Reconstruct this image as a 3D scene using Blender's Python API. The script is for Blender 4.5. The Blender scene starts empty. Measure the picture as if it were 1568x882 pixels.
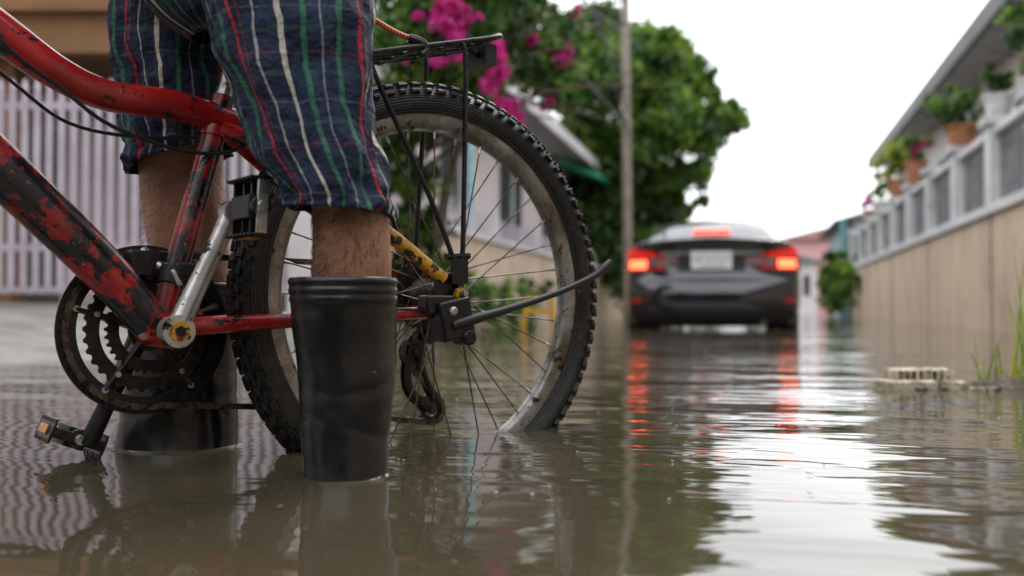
import bpy, math, random, bmesh
import numpy as np
from mathutils import Vector, Matrix, noise
random.seed(7); rng=np.random.default_rng(7)
sc=bpy.context.scene
try:
    sc.view_settings.view_transform='Standard'; sc.view_settings.look='None'; sc.view_settings.exposure=0
except Exception as e: print(e)

# ------------------------------------------------------------------ materials
def new_mat(name):
    m=bpy.data.materials.new(name); m.use_nodes=True
    nt=m.node_tree; return m,nt,nt.nodes['Principled BSDF']
def rgba(c): return (c[0],c[1],c[2],1)
def noise_node(nt,scale,detail=3,rough=.6,seed=0,coord='Object',mp=None):
    tc=nt.nodes.new('ShaderNodeTexCoord'); mpn=nt.nodes.new('ShaderNodeMapping')
    mpn.inputs['Location'].default_value=(seed*3.1,seed*1.7,seed*2.3)
    if mp: mpn.inputs['Scale'].default_value=mp
    nt.links.new(tc.outputs[coord],mpn.inputs[0])
    n=nt.nodes.new('ShaderNodeTexNoise'); n.inputs['Scale'].default_value=scale
    n.inputs['Detail'].default_value=detail; n.inputs['Roughness'].default_value=rough
    nt.links.new(mpn.outputs[0],n.inputs['Vector']); return n
def ramp(nt,src,p0,p1):
    r=nt.nodes.new('ShaderNodeMapRange'); r.inputs[1].default_value=p0; r.inputs[2].default_value=p1
    r.interpolation_type='SMOOTHSTEP'
    nt.links.new(src,r.inputs[0]); return r.outputs[0]
def mixc(nt,fac,a,b):
    m=nt.nodes.new('ShaderNodeMix'); m.data_type='RGBA'
    if hasattr(fac,'name'): nt.links.new(fac,m.inputs[0])
    else: m.inputs[0].default_value=fac
    for s,v in ((m.inputs[6],a),(m.inputs[7],b)):
        if hasattr(v,'links'): nt.links.new(v,s)
        else: s.default_value=rgba(v)
    return m.outputs[2]
def add_bump(nt,b,scale,dist,detail=2,seed=5,mp=None):
    n=noise_node(nt,scale,detail,.6,seed,mp=mp); bp=nt.nodes.new('ShaderNodeBump')
    bp.inputs['Strength'].default_value=1; bp.inputs['Distance'].default_value=dist
    nt.links.new(n.outputs[0],bp.inputs['Height']); nt.links.new(bp.outputs[0],b.inputs['Normal'])
    return bp
def mat(name,col,rough=.5,metal=0,var=.25,scale=6,bump=None,patches=(),coat=0,rvar=0,mp=None,ior=None):
    m,nt,b=new_mat(name)
    n=noise_node(nt,scale,3,.65,mp=mp)
    c=mixc(nt,ramp(nt,n.outputs[0],.3,.7),[x*(1-var) for x in col],[min(1,x*(1+var)) for x in col])
    for i,(pc,ps,lo,hi) in enumerate(patches):
        nn=noise_node(nt,ps,5,.72,i+2,mp=mp)
        c=mixc(nt,ramp(nt,nn.outputs[0],lo,hi),c,pc)
    nt.links.new(c,b.inputs['Base Color'])
    b.inputs['Roughness'].default_value=rough; b.inputs['Metallic'].default_value=metal
    b.inputs['Coat Weight'].default_value=coat
    if ior: b.inputs['IOR'].default_value=ior
    if rvar:
        n2=noise_node(nt,scale*3,2,.6,9); r=nt.nodes.new('ShaderNodeMapRange')
        r.inputs[1].default_value=.3; r.inputs[2].default_value=.7
        r.inputs[3].default_value=max(.02,rough-rvar); r.inputs[4].default_value=min(1,rough+rvar)
        nt.links.new(n2.outputs[0],r.inputs[0]); nt.links.new(r.outputs[0],b.inputs['Roughness'])
    if bump: add_bump(nt,b,bump[0],bump[1])
    return m
def emis(name,col,st,base=(.5,.02,.01)):
    m,nt,b=new_mat(name); b.inputs['Base Color'].default_value=rgba(base)
    b.inputs['Emission Color'].default_value=rgba(col); b.inputs['Emission Strength'].default_value=st
    b.inputs['Roughness'].default_value=.2; return m
def leafmat(name,col,col2,tr=.4,scale=3):
    m,nt,b=new_mat(name); nt.nodes.remove(b)
    n=noise_node(nt,scale,1,.7); c=mixc(nt,ramp(nt,n.outputs[0],.35,.65),col,col2)
    df=nt.nodes.new('ShaderNodeBsdfDiffuse'); nt.links.new(c,df.inputs[0])
    t=nt.nodes.new('ShaderNodeBsdfTranslucent'); nt.links.new(c,t.inputs[0])
    gl=nt.nodes.new('ShaderNodeBsdfGlossy'); gl.inputs['Roughness'].default_value=.45; gl.inputs[0].default_value=(.8,.85,.8,1)
    mx=nt.nodes.new('ShaderNodeMixShader'); mx.inputs[0].default_value=tr
    nt.links.new(df.outputs[0],mx.inputs[1]); nt.links.new(t.outputs[0],mx.inputs[2])
    m2=nt.nodes.new('ShaderNodeMixShader'); m2.inputs[0].default_value=.045
    nt.links.new(mx.outputs[0],m2.inputs[1]); nt.links.new(gl.outputs[0],m2.inputs[2])
    nt.links.new(m2.outputs[0],nt.nodes['Material Output'].inputs[0]); return m

# ------------------------------------------------------------------ mesh builder
def cr(P,n):
    P=np.array(P,float)
    if n<=1 or len(P)<3: return P
    Q=np.vstack([2*P[0]-P[1],P,2*P[-1]-P[-2]]); out=[]
    for i in range(1,len(Q)-2):
        for k in range(n):
            t=k/n; a,b,c,d=Q[i-1],Q[i],Q[i+1],Q[i+2]
            out.append(.5*((2*b)+(-a+c)*t+(2*a-5*b+4*c-d)*t*t+(-a+3*b-3*c+d)*t**3))
    out.append(P[-1]); return np.array(out)
class MB:
    def __init__(s): s.v=[]; s.f=[]; s.m=[]; s.mats=[]
    def mi(s,mat):
        if mat not in s.mats: s.mats.append(mat)
        return s.mats.index(mat)
    def add(s,vs,fs,mat):
        o=len(s.v); s.v.extend([tuple(map(float,v)) for v in vs]); k=s.mi(mat)
        for f in fs: s.f.append(tuple(o+i for i in f)); s.m.append(k)
    def box(s,c,sz,mat,R=None,taper=1):
        hx,hy,hz=sz[0]/2,sz[1]/2,sz[2]/2; vs=[]
        for z in (-1,1):
            k=taper if z>0 else 1
            for x,y in ((-1,-1),(1,-1),(1,1),(-1,1)): vs.append(Vector((x*hx*k,y*hy*k,z*hz)))
        if R is not None: vs=[R@v for v in vs]
        c=Vector(c)
        s.add([v+c for v in vs],[(3,2,1,0),(4,5,6,7),(0,1,5,4),(1,2,6,5),(2,3,7,6),(3,0,4,7)],mat)
    def b2(s,x0,x1,y0,y1,z0,z1,mat): s.box(((x0+x1)/2,(y0+y1)/2,(z0+z1)/2),(abs(x1-x0),abs(y1-y0),abs(z1-z0)),mat)
    def tube(s,pts,r,mat,seg=10,res=1,closed=False,caps=True,flat=None):
        pts=[tuple(p) for p in pts]
        if np.isscalar(r): r=[r]*len(pts)
        A=cr([list(p)+[q] for p,q in zip(pts,r)],res); P=[Vector(a[:3]) for a in A]; rr=[a[3] for a in A]
        n=len(P); T=[]
        for i in range(n):
            a=P[max(0,i-1)] if not closed else P[i-1]; b=P[min(n-1,i+1)] if not closed else P[(i+1)%n]
            T.append((b-a).normalized())
        up=Vector((0,0,1)) if abs(T[0].z)<.9 else Vector((0,1,0))
        N=(up-T[0]*up.dot(T[0])).normalized(); vs=[]
        for i in range(n):
            N=(N-T[i]*N.dot(T[i])).normalized(); B=T[i].cross(N)
            for k in range(seg):
                a=2*math.pi*k/seg
                vs.append(P[i]+(N*math.cos(a)*(flat or 1)+B*math.sin(a))*rr[i])
        fs=[]
        for i in range(n if closed else n-1):
            j=(i+1)%n
            for k in range(seg):
                l=(k+1)%seg; fs.append((i*seg+k,i*seg+l,j*seg+l,j*seg+k))
        if caps and not closed:
            fs.append(tuple(range(seg))[::-1]); fs.append(tuple((n-1)*seg+k for k in range(seg)))
        s.add(vs,fs,mat)
    def cyl(s,p0,p1,r,mat,r1=None,seg=24): s.tube([p0,p1],[r,r if r1 is None else r1],mat,seg)
    def lathe(s,prof,mat,seg=96,cen=(0,0,0),closed=True):
        n=len(prof); vs=[];fs=[]
        for i in range(seg):
            a=2*math.pi*i/seg
            for r,y in prof: vs.append((cen[0]+r*math.cos(a),cen[1]+y,cen[2]+r*math.sin(a)))
        for i in range(seg):
            j=(i+1)%seg
            for k in range(n if closed else n-1):
                l=(k+1)%n; fs.append((i*n+k,i*n+l,j*n+l,j*n+k))
        s.add(vs,fs,mat)
    def gear(s,cen,r,n,th,ri,mat,tooth=.004):
        seg=n*4; vs=[]
        for y in (-th/2,th/2):
            for i in range(seg):
                a=2*math.pi*i/seg; q=r+(tooth if i%4 in(0,1) else -tooth*.3)
                vs.append((cen[0]+q*math.cos(a),cen[1]+y,cen[2]+q*math.sin(a)))
            for i in range(seg):
                a=2*math.pi*i/seg; vs.append((cen[0]+ri*math.cos(a),cen[1]+y,cen[2]+ri*math.sin(a)))
        fs=[]
        for i in range(seg):
            j=(i+1)%seg; O=2*seg
            fs+= [(i,j,seg+j,seg+i),(O+j,O+i,O+seg+i,O+seg+j),(i,O+i,O+j,j),(seg+i,seg+j,O+seg+j,O+seg+i)]
        s.add(vs,fs,mat)
    def obj(s,name,parent=None,loc=(0,0,0),rz=0,bevel=0,angle=35,smooth=True):
        me=bpy.data.meshes.new(name); me.from_pydata(s.v,[],s.f)
        for m in s.mats: me.materials.append(m)
        me.polygons.foreach_set('material_index',s.m)
        me.update(); me.validate()
        if smooth:
            me.polygons.foreach_set('use_smooth',[True]*len(me.polygons))
            try: me.set_sharp_from_angle(angle=math.radians(angle))
            except Exception as e: print(e)
        o=bpy.data.objects.new(name,me); sc.collection.objects.link(o)
        o.location=loc; o.rotation_euler=(0,0,rz)
        if parent: o.parent=parent
        if bevel:
            b=o.modifiers.new('bevel','BEVEL'); b.width=bevel; b.segments=2; b.limit_method='ANGLE'
        return o
def empty(name,loc=(0,0,0),rz=0):
    e=bpy.data.objects.new(name,None); sc.collection.objects.link(e); e.location=loc; e.rotation_euler=(0,0,rz)
    e.empty_display_size=.2; return e
TH=math.radians(13.7); RS=-TH
def SW(r,s,z=0): return Vector((s*math.sin(TH)+r*math.cos(TH), s*math.cos(TH)-r*math.sin(TH), z))

# ------------------------------------------------------------------ common materials
M_red=mat('red_bike_paint',(.40,.011,.012),.28,0,.3,9,patches=[((.09,.02,.015),12,.50,.72),((.010,.009,.009),26,.565,.58),((.015,.05,.035),15,.64,.66),((.30,.22,.16),70,.67,.69),((.09,.06,.04),7,.56,.8)],coat=.3,rvar=.14,bump=(45,.0007))
M_redblk=mat('worn_red_black_paint',(.34,.012,.014),.3,0,.35,9,patches=[((.07,.012,.012),9,.42,.66),((.010,.009,.012),17,.49,.505),((.010,.009,.012),42,.57,.585),((.02,.02,.13),30,.65,.67),((.28,.24,.2),80,.665,.68),((.08,.055,.04),6,.58,.8)],coat=.3,rvar=.14,bump=(45,.0007))
M_yel=mat('worn_yellow_paint',(.58,.30,.02),.35,0,.25,14,patches=[((.03,.02,.015),34,.5,.53),((.35,.02,.012),22,.58,.61)],bump=(60,.0006))
M_blk=mat('black_metal',(.009,.009,.010),.35,.2,.4,30,rvar=.15,patches=[((.07,.055,.04),45,.64,.7)])
M_blkpl=mat('black_plastic',(.010,.010,.011),.45,0,.3,20,patches=[((.06,.052,.04),30,.62,.72)])
M_grease=mat('greasy_chain',(.03,.026,.022),.45,.7,.5,60,patches=[((.1,.05,.025),50,.6,.7)])
M_chain=mat('chain_steel',(.11,.09,.07),.4,.8,.5,90,patches=[((.02,.016,.012),60,.5,.6)])
M_steel=mat('worn_steel',(.40,.39,.37),.35,.85,.35,30,rvar=.12,patches=[((.12,.07,.035),30,.56,.7)])
M_spoke=mat('spoke_steel',(.15,.14,.125),.4,.8,.5,25,patches=[((.07,.04,.02),18,.45,.6)])
M_crank=mat('worn_silver_crank',(.5,.49,.47),.3,.7,.2,20,patches=[((.012,.012,.012),30,.54,.56),((.45,.3,.03),38,.66,.69)],bump=(50,.0006))
def tyre_mat():
    m,nt,b=new_mat('tyre_rubber')
    n=noise_node(nt,12,4,.7); n2=noise_node(nt,70,2,.6,3)
    c=mixc(nt,ramp(nt,n.outputs[0],.45,.75),(.006,.006,.007),(.035,.031,.026))
    c=mixc(nt,ramp(nt,n2.outputs[0],.62,.75),c,(.07,.062,.05))
    nt.links.new(c,b.inputs['Base Color']); b.inputs['Roughness'].default_value=.4
    tc=nt.nodes.new('ShaderNodeTexCoord'); sp=nt.nodes.new('ShaderNodeSeparateXYZ'); nt.links.new(tc.outputs['Object'],sp.inputs[0])
    cb=nt.nodes.new('ShaderNodeCombineXYZ'); nt.links.new(sp.outputs[0],cb.inputs[0]); nt.links.new(sp.outputs[2],cb.inputs[1])
    ln=nt.nodes.new('ShaderNodeVectorMath'); ln.operation='LENGTH'; nt.links.new(cb.outputs[0],ln.inputs[0])
    mu=nt.nodes.new('ShaderNodeMath'); mu.operation='MULTIPLY'; mu.inputs[1].default_value=1500; nt.links.new(ln.outputs['Value'],mu.inputs[0])
    si=nt.nodes.new('ShaderNodeMath'); si.operation='SINE'; nt.links.new(mu.outputs[0],si.inputs[0])
    bp=nt.nodes.new('ShaderNodeBump'); bp.inputs['Distance'].default_value=.0005; nt.links.new(si.outputs[0],bp.inputs['Height'])
    nt.links.new(bp.outputs[0],b.inputs['Normal']); return m
M_tyre=tyre_mat()
M_rim=mat('worn_rim_alloy',(.26,.255,.245),.38,.75,.35,14,rvar=.14,patches=[((.10,.085,.06),9,.42,.68),((.30,.20,.05),26,.61,.66),((.10,.13,.08),30,.62,.67),((.02,.018,.016),34,.58,.63),((.10,.045,.02),60,.6,.66)])
M_conc=mat('concrete',(.22,.21,.19),.8,0,.25,3,bump=(40,.003),patches=[((.11,.10,.085),1.5,.5,.7)])

# ------------------------------------------------------------------ bicycle
bike=empty('bicycle',(-.128,1.62,0),math.atan2(-.6,-.8))
HZ=.233
def wheel(prefix,loc,parent):
    w=MB(); R=.3135; r=.0245
    prof=[(R+r*math.cos(2*math.pi*k/24),r*1.02*math.sin(2*math.pi*k/24)) for k in range(24)]
    w.lathe(prof,M_tyre,160)
    for sg in(1,-1): w.lathe([(.2905,sg*.0155),(.2965,sg*.0185),(.2985,sg*.0205),(.2935,sg*.0135)],M_tyre,160)
    N=84
    rows=[(8,.013,.012,.006,0),(-8,.013,.012,.006,.5),(34,.010,.015,.0065,.25),(-34,.010,.015,.0065,.75),(60,.009,.011,.0055,0),(-60,.009,.011,.0055,.5)]
    for i in range(N):
        for (ph,lw,ll,h,off) in rows:
            th=2*math.pi*(i+off)/N; p=math.radians(ph)
            rad=Vector((math.cos(th),0,math.sin(th))); tan=Vector((-math.sin(th),0,math.cos(th))); ax=Vector((0,1,0))
            o=rad*math.cos(p)+ax*math.sin(p); l=ax*math.cos(p)-rad*math.sin(p)
            ll2=ll*1.6 if abs(ph)==60 and i%2 else ll
            c=rad*R+o*(r+h*.35)
            Rm=Matrix((tan,l,o)).transposed()
            w.box(c,(ll2,lw,h*1.4),M_tyre,Rm,taper=.85)
    w.obj(prefix+'_tyre',parent,loc,angle=40)
    w=MB()
    pr=[(.2925,.0115),(.2925,.0145),(.289,.0148),(.275,.0138),(.2685,.010),(.2645,.004),(.2645,-.004),(.2685,-.010),(.275,-.0138),(.289,-.0148),(.2925,-.0145),(.2925,-.0115),(.278,-.009),(.278,.009)]
    w.lathe(pr,M_rim,160); w.obj(prefix+'_rim',parent,loc,angle=50)
    w=MB()
    for i in range(36):
        a=2*math.pi*i/36; sd=1 if i%2 else -1; cr_=1 if (i//2)%2 else -1
        fa=a+cr_*1.02; fb=.031*sd
        p0=(.023*math.cos(fa),fb,.023*math.sin(fa)); p1=(.266*math.cos(a),.003*sd,.266*math.sin(a))
        w.tube([p0,p1],.00125,M_spoke,6)
        w.tube([tuple(np.array(p1)*.945+np.array(p0)*.055),p1],.0021,M_steel,6)
    w.obj(prefix+'_spokes',parent,loc)
    w=MB()
    w.lathe([(.0,-.037),(.026,-.036),(.027,-.030),(.017,-.027),(.014,-.015),(.014,.015),(.017,.027),(.027,.030),(.026,.036),(.0,.037)],M_spoke,32,closed=False)
    w.cyl((0,-.085,0),(0,.095,0),.0048,M_steel); 
    w.tube([(0,.072,0),(0,.082,0)],.0105,M_yel,6); w.tube([(0,-.08,0),(0,-.07,0)],.0095,M_steel,6)
    w.cyl((0,.056,0),(0,.062,0),.012,M_spoke)
    w.obj(prefix+'_hub',parent,loc)
wheel('rear_wheel',(0,0,HZ),bike)
wheel('front_wheel',(1.055,0,HZ),bike)
w=MB()
w.tube([(.318,0,.470),(.393,0,.485),(.435,0,.490),(.5115,0,.492),(.57,0,.512),(.636,0,.5528),(.75,0,.63),(.852,0,.70)],[.021,.021,.021,.021,.022,.0245,.025,.025],M_red,20,6)
w.obj('top_tube',bike)
w=MB()
w.tube([(.452,0,.19),(.52,0,.268),(.636,0,.382),(.76,0,.50),(.885,0,.62)],[.026,.03,.032,.032,.03],M_redblk,20,5)
w.obj('down_tube',bike)
w=MB()
w.tube([(.44,0,.18),(.3625,0,.4695),(.352,0,.51)],.0165,M_redblk,18)
w.cyl((.44,-.036,.18),(.44,.036,.18),.024,M_red)
w.tube([(.8435,0,.745),(.897,0,.598)],.021,M_red,18)
w.tube([(.3665,0,.452),(.3635,0,.466)],.0195,M_red,18,caps=True)
w.obj('seat_tube',bike)
w=MB()
w.tube([(.4425,.02,.182),(.35,.036,.188),(.2,.052,.196),(.04,.066,.204)],[.013,.0115,.0105,.010],M_red,14,5)
w.tube([(.4425,-.02,.182),(.35,-.036,.188),(.2,-.052,.196),(.04,-.066,.204)],[.013,.0115,.0105,.010],M_red,14,5)
w.tube([(.35,0,.478),(.315,.0,.462)],[.02,.015],M_red,14)
w.obj('chain_stays',bike)
w=MB()
for sgn in(1,-1):
    w.tube([(.345,.012*sgn,.462),(.29,.036*sgn,.432),(.2,.05*sgn,.372),(.109,.056*sgn,.318),(.022,.064*sgn,.255)],[.0105,.0105,.0105,.0115,.0105],M_yel if sgn>0 else M_red,14,5)
w.obj('seat_stays',bike)
w=MB()
w.tube([(.358,.010,.464),(.29,.0375,.4335)],[.0125,.0112],M_red,14)
w.obj('stay_joint',bike)
w=MB()
for sgn in(1,-1):
    w.box((.012,.064*sgn,.228),(.055,.006,.075),M_blk)
w.obj('dropouts',bike,bevel=.002)
w=MB()
w.cyl((.356,0,.49),(.327,0,.60),.0135,M_steel)
w.obj('seat_post',bike)
w=MB()
secs=[(.38,.018,.612,.018),(.33,.024,.617,.022),(.27,.04,.62,.025),(.22,.066,.622,.028),(.175,.072,.626,.028),(.155,.05,.63,.02)]
vs=[];seg=20;S=cr(secs,4)
for a,hw,z,h in S:
    for k in range(seg):
        q=2*math.pi*k/seg; vs.append((a,hw*math.cos(q),z+h*math.sin(q)*(1 if math.sin(q)>0 else .8)))
n=len(S); fs=[(i*seg+k,(i+1)*seg+k,(i+1)*seg+(k+1)%seg,i*seg+(k+1)%seg) for i in range(n-1) for k in range(seg)]
fs+=[tuple(range(seg)),tuple((n-1)*seg+k for k in range(seg))[::-1]]
w.add(vs,fs,M_blkpl); w.obj('saddle',bike)
w=MB()
w.tube([(.897,0,.598),(.905,0,.575)],.022,M_blk,16)
for sgn in(1,-1): w.tube([(.905,.0,.578),(.91,.055*sgn,.56),(.955,.06*sgn,.45),(1.055,.06*sgn,.225)],[.016,.016,.014,.010],M_red,14,4)
w.obj('fork',bike)
w=MB()
w.tube([(.8435,0,.745),(.835,0,.785),(.90,0,.83)],.015,M_blk,14,4)
w.tube([(.88,-.31,.845),(.895,-.12,.83),(.90,0,.83),(.895,.12,.83),(.88,.31,.845)],.0115,M_blk,14,5)
for sgn in(1,-1): w.tube([(.8875,.19*sgn,.8385),(.88,.312*sgn,.8455)],.0165,M_blkpl,16)
for sgn in(1,-1): w.tube([(.90,.17*sgn,.825),(.94,.2*sgn,.81),(.945,.28*sgn,.80)],.005,M_steel,8,4)
w.obj('handlebar',bike)
w=MB()
w.tube([(.70,.03,.60),(.63,.03,.525),(.572,.025,.488),(.520,.024,.452),(.453,.022,.431),(.40,.022,.424),(.3625,.022,.4265),(.329,.02,.441),(.30,.02,.475)],.0028,M_blkpl,8,6)
w.tube([(.75,-.02,.60),(.62,-.028,.50),(.55,-.03,.455),(.46,-.024,.445),(.36,-.02,.455)],.0026,M_blkpl,8,6)
w.tube([(.16,.066,.208),(.06,.075,.20),(-.02,-.03,.12)],.0024,M_blkpl,8,6)
w.obj('brake_cable',bike)
CB=-.048
w=MB()
for r,ri,b,mm in((.112,.094,CB-.008,M_blk),(.084,.066,CB,M_grease),(.058,.042,CB+.007,M_grease)):
    w.gear((.44,b,.18),r,46 if r>.1 else 34,.0032,ri,mm,.0035)
for k in range(5):
    a=2*math.pi*k/5+.3
    w.tube([(.44,CB-.002,.18),(.44+.1*math.cos(a),CB-.006,.18+.1*math.sin(a))],[.021,.010],M_blkpl,8,flat=.4)
w.lathe([(.119,-.0015),(.119,.0015),(.106,.002),(.106,-.002)],M_blkpl,90,(.44,CB-.016,.18))
for k in range(5):
    a=2*math.pi*k/5+.3; w.cyl((.44+.100*math.cos(a),CB-.016,.18+.100*math.sin(a)),(.44+.100*math.cos(a),CB+.002,.18+.100*math.sin(a)),.0045,M_steel,seg=10)
    w.cyl((.44+.074*math.cos(a),CB-.01,.18+.074*math.sin(a)),(.44+.074*math.cos(a),CB+.010,.18+.074*math.sin(a)),.004,M_steel,seg=10)
w.cyl((.44,-.07,.18),(.44,.07,.18),.009,M_steel); w.lathe([(0,0),(.030,0),(.030,.004),(0,.004)],M_blkpl,32,(.44,CB+.004,.18))
w.obj('chainrings',bike,angle=30)
w=MB()
w.tube([(.44,.068,.18),(.42,.071,.225),(.39,.078,.294),(.370,.082,.339)],[.0165,.0135,.0125,.0145],M_crank,14,4,flat=.9)
w.cyl((.44,.056,.18),(.44,.082,.18),.0215,M_crank); w.cyl((.44,.0815,.18),(.44,.086,.18),.013,M_yel)
w.tube([(.44,.085,.18),(.44,.0895,.18)],.0075,M_blk,6)
w.cyl((.370,.070,.339),(.370,.096,.339),.0155,M_crank)
w.obj('left_crank_arm',bike,angle=50)
w=MB()
w.tube([(.44,-.075,.18),(.475,-.08,.10),(.51,-.088,.021)],[.016,.012,.0135],M_blk,12,4)
w.obj('right_crank_arm',bike)
M_amber=mat('amber_reflector',(.6,.24,.03),.25,0,.4,60)
def pedal(name,c,ang,sg):
    w=MB(); R=Matrix.Rotation(ang,3,'Y'); C=Vector(c)
    def P(x,y,z): return C+R@Vector((x,y*sg,z))
    w.cyl(P(0,-.055,0),P(0,.045,0),.007,M_steel); w.cyl(P(0,-.04,0),P(0,.04,0),.0135,M_blkpl,seg=16)
    w.box(P(0,0,0),(.030,.06,.028),M_blkpl,R)
    for sx in(1,-1):
        w.box(P(.036*sx,0,0),(.004,.088,.024),M_blk,R)
        for k in range(7):
            y=-.038+k*.0127
            for sz in(1,-1): w.box(P(.036*sx,y,.0135*sz),(.004,.006,.007),M_blk,R)
    for sy in(-.040,.040): w.box(P(0,sy,0),(.076,.005,.014),M_steel if sy>0 else M_blk,R)
    for sy in(-.013,.013): w.box(P(0,sy,0),(.072,.005,.009),M_blk,R)
    for sx in(1,-1): w.box(P(.0395*sx,0,0),(.003,.045,.013),M_amber,R)
    w.obj(name,bike,bevel=.001)
pedal('left_pedal',(.370,.142,.339),math.radians(88),1)
pedal('right_pedal',(.520,-.135,.028),math.radians(-22),-1)
w=MB()
w.tube([(.4225,0,.243),(.4165,0,.268)],.0205,M_blk,18); w.box((.445,-.03,.272),(.055,.022,.035),M_blk); w.box((.41,.018,.262),(.03,.014,.018),M_blkpl)
w.tube([(.43,-.02,.265),(.45,-.045,.29)],.008,M_steel,10)
w.tube([(.43,.022,.262),(.42,.024,.24)],.004,M_steel,8)
w.obj('front_derailleur',bike,bevel=.002)
w=MB()
for k,r in enumerate((.056,.050,.044,.038,.032,.027)):
    w.gear((0,-.036-k*.0042,HZ),r,int(r*520),.002,r*.62 if k==0 else .015,M_grease,.003)
w.obj('cassette',bike)
w=MB()
PX=[(.004,.138),(-.030,.040)]
for a,z in PX:
    w.gear((a,-.056,z),.021,11,.006,.012,M_blk,.004); w.lathe([(.0,-.003),(.009,-.003),(.009,.003),(0,.003)],M_spoke,16,(a,-.056,z))
for b in(-.049,-.064):
    w.tube([(PX[0][0]+.004,b,PX[0][1]+.01),(.018,b,.105),(.010,b,.07),(PX[1][0]+.006,b,PX[1][1]+.004)],[.009,.006,.007,.010],M_blk,10,3,flat=.25)
    w.tube([(PX[0][0]-.008,b,PX[0][1]-.004),(-.018,b,.09),(PX[1][0]-.012,b,PX[1][1]+.01)],[.006,.005,.007],M_blk,8,3,flat=.3)
w.tube([(.0,-.07,.215),(-.022,-.078,.19),(-.018,-.075,.155),(.004,-.067,.138)],[.012,.014,.013,.014],M_blkpl,12,4)
w.tube([(-.0,-.052,.205),(-.028,-.056,.18),(-.024,-.056,.15)],[.008,.009,.008],M_blk,8,3)
w.cyl((0,-.05,.215),(0,-.085,.215),.012,M_steel,seg=12); w.cyl((.004,-.045,.138),(.004,-.085,.138),.007,M_blk,seg=12)
w.cyl((-.03,-.045,.040),(-.03,-.07,.040),.006,M_spoke,seg=12)
w.obj('rear_derailleur',bike)
def arc(c,r,a0,a1,n): return [(c[0]+r*math.cos(math.radians(a0+(a1-a0)*k/n)),c[1]+r*math.sin(math.radians(a0+(a1-a0)*k/n))) for k in range(n+1)]
path=[]
path+=arc((0,HZ),.046,80,215,14)
path+=arc(PX[0],.023,70,-60,6)
path+=arc(PX[1],.023,150,290,8)
path+=[(.12,.040),(.27,.062)]
path+=arc((.44,.18),.1085,-100,80,26)
path.append(path[0])
P=np.array(path); d=np.r_[0,np.cumsum(np.linalg.norm(np.diff(P,axis=0),axis=1))]
nl=int(d[-1]/.0085); w=MB()
for k in range(nl):
    s0=k*.0085; x=np.interp([s0,s0+.0085],d,P[:,0]); z=np.interp([s0,s0+.0085],d,P[:,1])
    bb=-.054; c=Vector((x.mean(),bb,z.mean())); t=Vector((x[1]-x[0],0,z[1]-z[0])).normalized()
    R=Matrix((t,Vector((0,1,0)),t.cross(Vector((0,1,0))))).transposed()
    wd=.0078 if k%2 else .0056
    for sg in(1,-1): w.box(c+Vector((0,wd/2*sg,0)),(.0112,.0013,.0085),M_chain,R)
    w.cyl(c-t*.004-Vector((0,.0045,0)),c-t*.004+Vector((0,.0045,0)),.003,M_chain,seg=8)
w.obj('chain',bike)
w=MB()
w.box((.020,.086,.193),(.058,.034,.062),M_blk,Matrix.Rotation(.2,3,'Y'))
w.box((.045,.078,.215),(.05,.03,.03),M_blk); w.cyl((.0,.07,.165),(.0,.108,.165),.013,M_blk,seg=16)
w.cyl((.03,.095,.205),(.03,.109,.205),.009,M_steel,seg=6)
w.obj('kickstand_bracket',bike,bevel=.004)
w=MB()
w.tube([(.03,.1,.183),(.002,.102,.19),(-.08,.10,.209),(-.174,.10,.234),(-.253,.10,.262),(-.285,.10,.28),(-.298,.10,.291)],[.008,.0085,.0062,.0055,.0058,.0075,.0055],M_blkpl,12,5)
w.obj('kickstand_arm',bike)
w=MB()
def rz(a): return .632-.272*a*.98
for b in(.055,-.055,.018,-.018):
    w.tube([(.21,b*.6,rz(.21)-.01),(.16,b,rz(.16)),(0,b,rz(0)),(-.085,b,rz(-.085)),(-.10,b*.85,rz(-.10)+.004)],.0046,M_blk,10,4)
w.tube([(-.10,.05,rz(-.10)+.004),(-.108,.0,rz(-.108)+.006),(-.10,-.05,rz(-.10)+.004)],.0046,M_blk,10,4)
for a in(.15,.07,.0,-.06): w.tube([(a,.057,rz(a)-.003),(a,-.057,rz(a)-.003)],.004,M_blk,8)
for sg in (1,-1):
    w.tube([(-.018,.056*sg,rz(-.018)),(-.022,.060*sg,.60),(-.014,.068*sg,.40),(-.008,.072*sg,.285),(0,.074*sg,.24)],.0042,M_blk,10,5)
    w.tube([(.148,.056*sg,rz(.148)),(.146,.058*sg,.572),(.1036,.060*sg,.49),(.05,.066*sg,.385),(.008,.072*sg,.285),(0,.074*sg,.24)],.0042,M_blk,10,5)
w.box((.0,.076,.268),(.03,.005,.04),M_blk)
w.tube([(.021,.07,.29),(-.022,.07,.293)],.006,M_blk,8)
w.box((-.080,.02,rz(-.08)-.026),(.022,.06,.034),M_blkpl); w.tube([(-.05,.03,rz(-.05)-.008),(-.06,.03,rz(-.06)-.02),(-.09,.02,rz(-.09)-.018)],.006,M_blk,8,3)
w.obj('rear_rack',bike,bevel=0)
m,nt,b=new_mat('bungee_cord')
wv=nt.nodes.new('ShaderNodeTexWave'); wv.inputs['Scale'].default_value=60; tc=nt.nodes.new('ShaderNodeTexCoord'); nt.links.new(tc.outputs['Object'],wv.inputs[0])
nt.links.new(mixc(nt,wv.outputs['Fac'],(.5,.02,.02),(.6,.25,.05)),b.inputs['Base Color'])
w=MB(); w.tube([(.22,.03,.67),(.16,.035,.661),(.10,.04,.638),(.06,.045,.628)],.0045,m,10,5)
w.tube([(.075,.045,.630),(.055,.05,.624),(.05,.055,.611),(.06,.057,.604)],[.007,.009,.007,.005],M_blk,8,3); w.obj('bungee_cord',bike)

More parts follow.
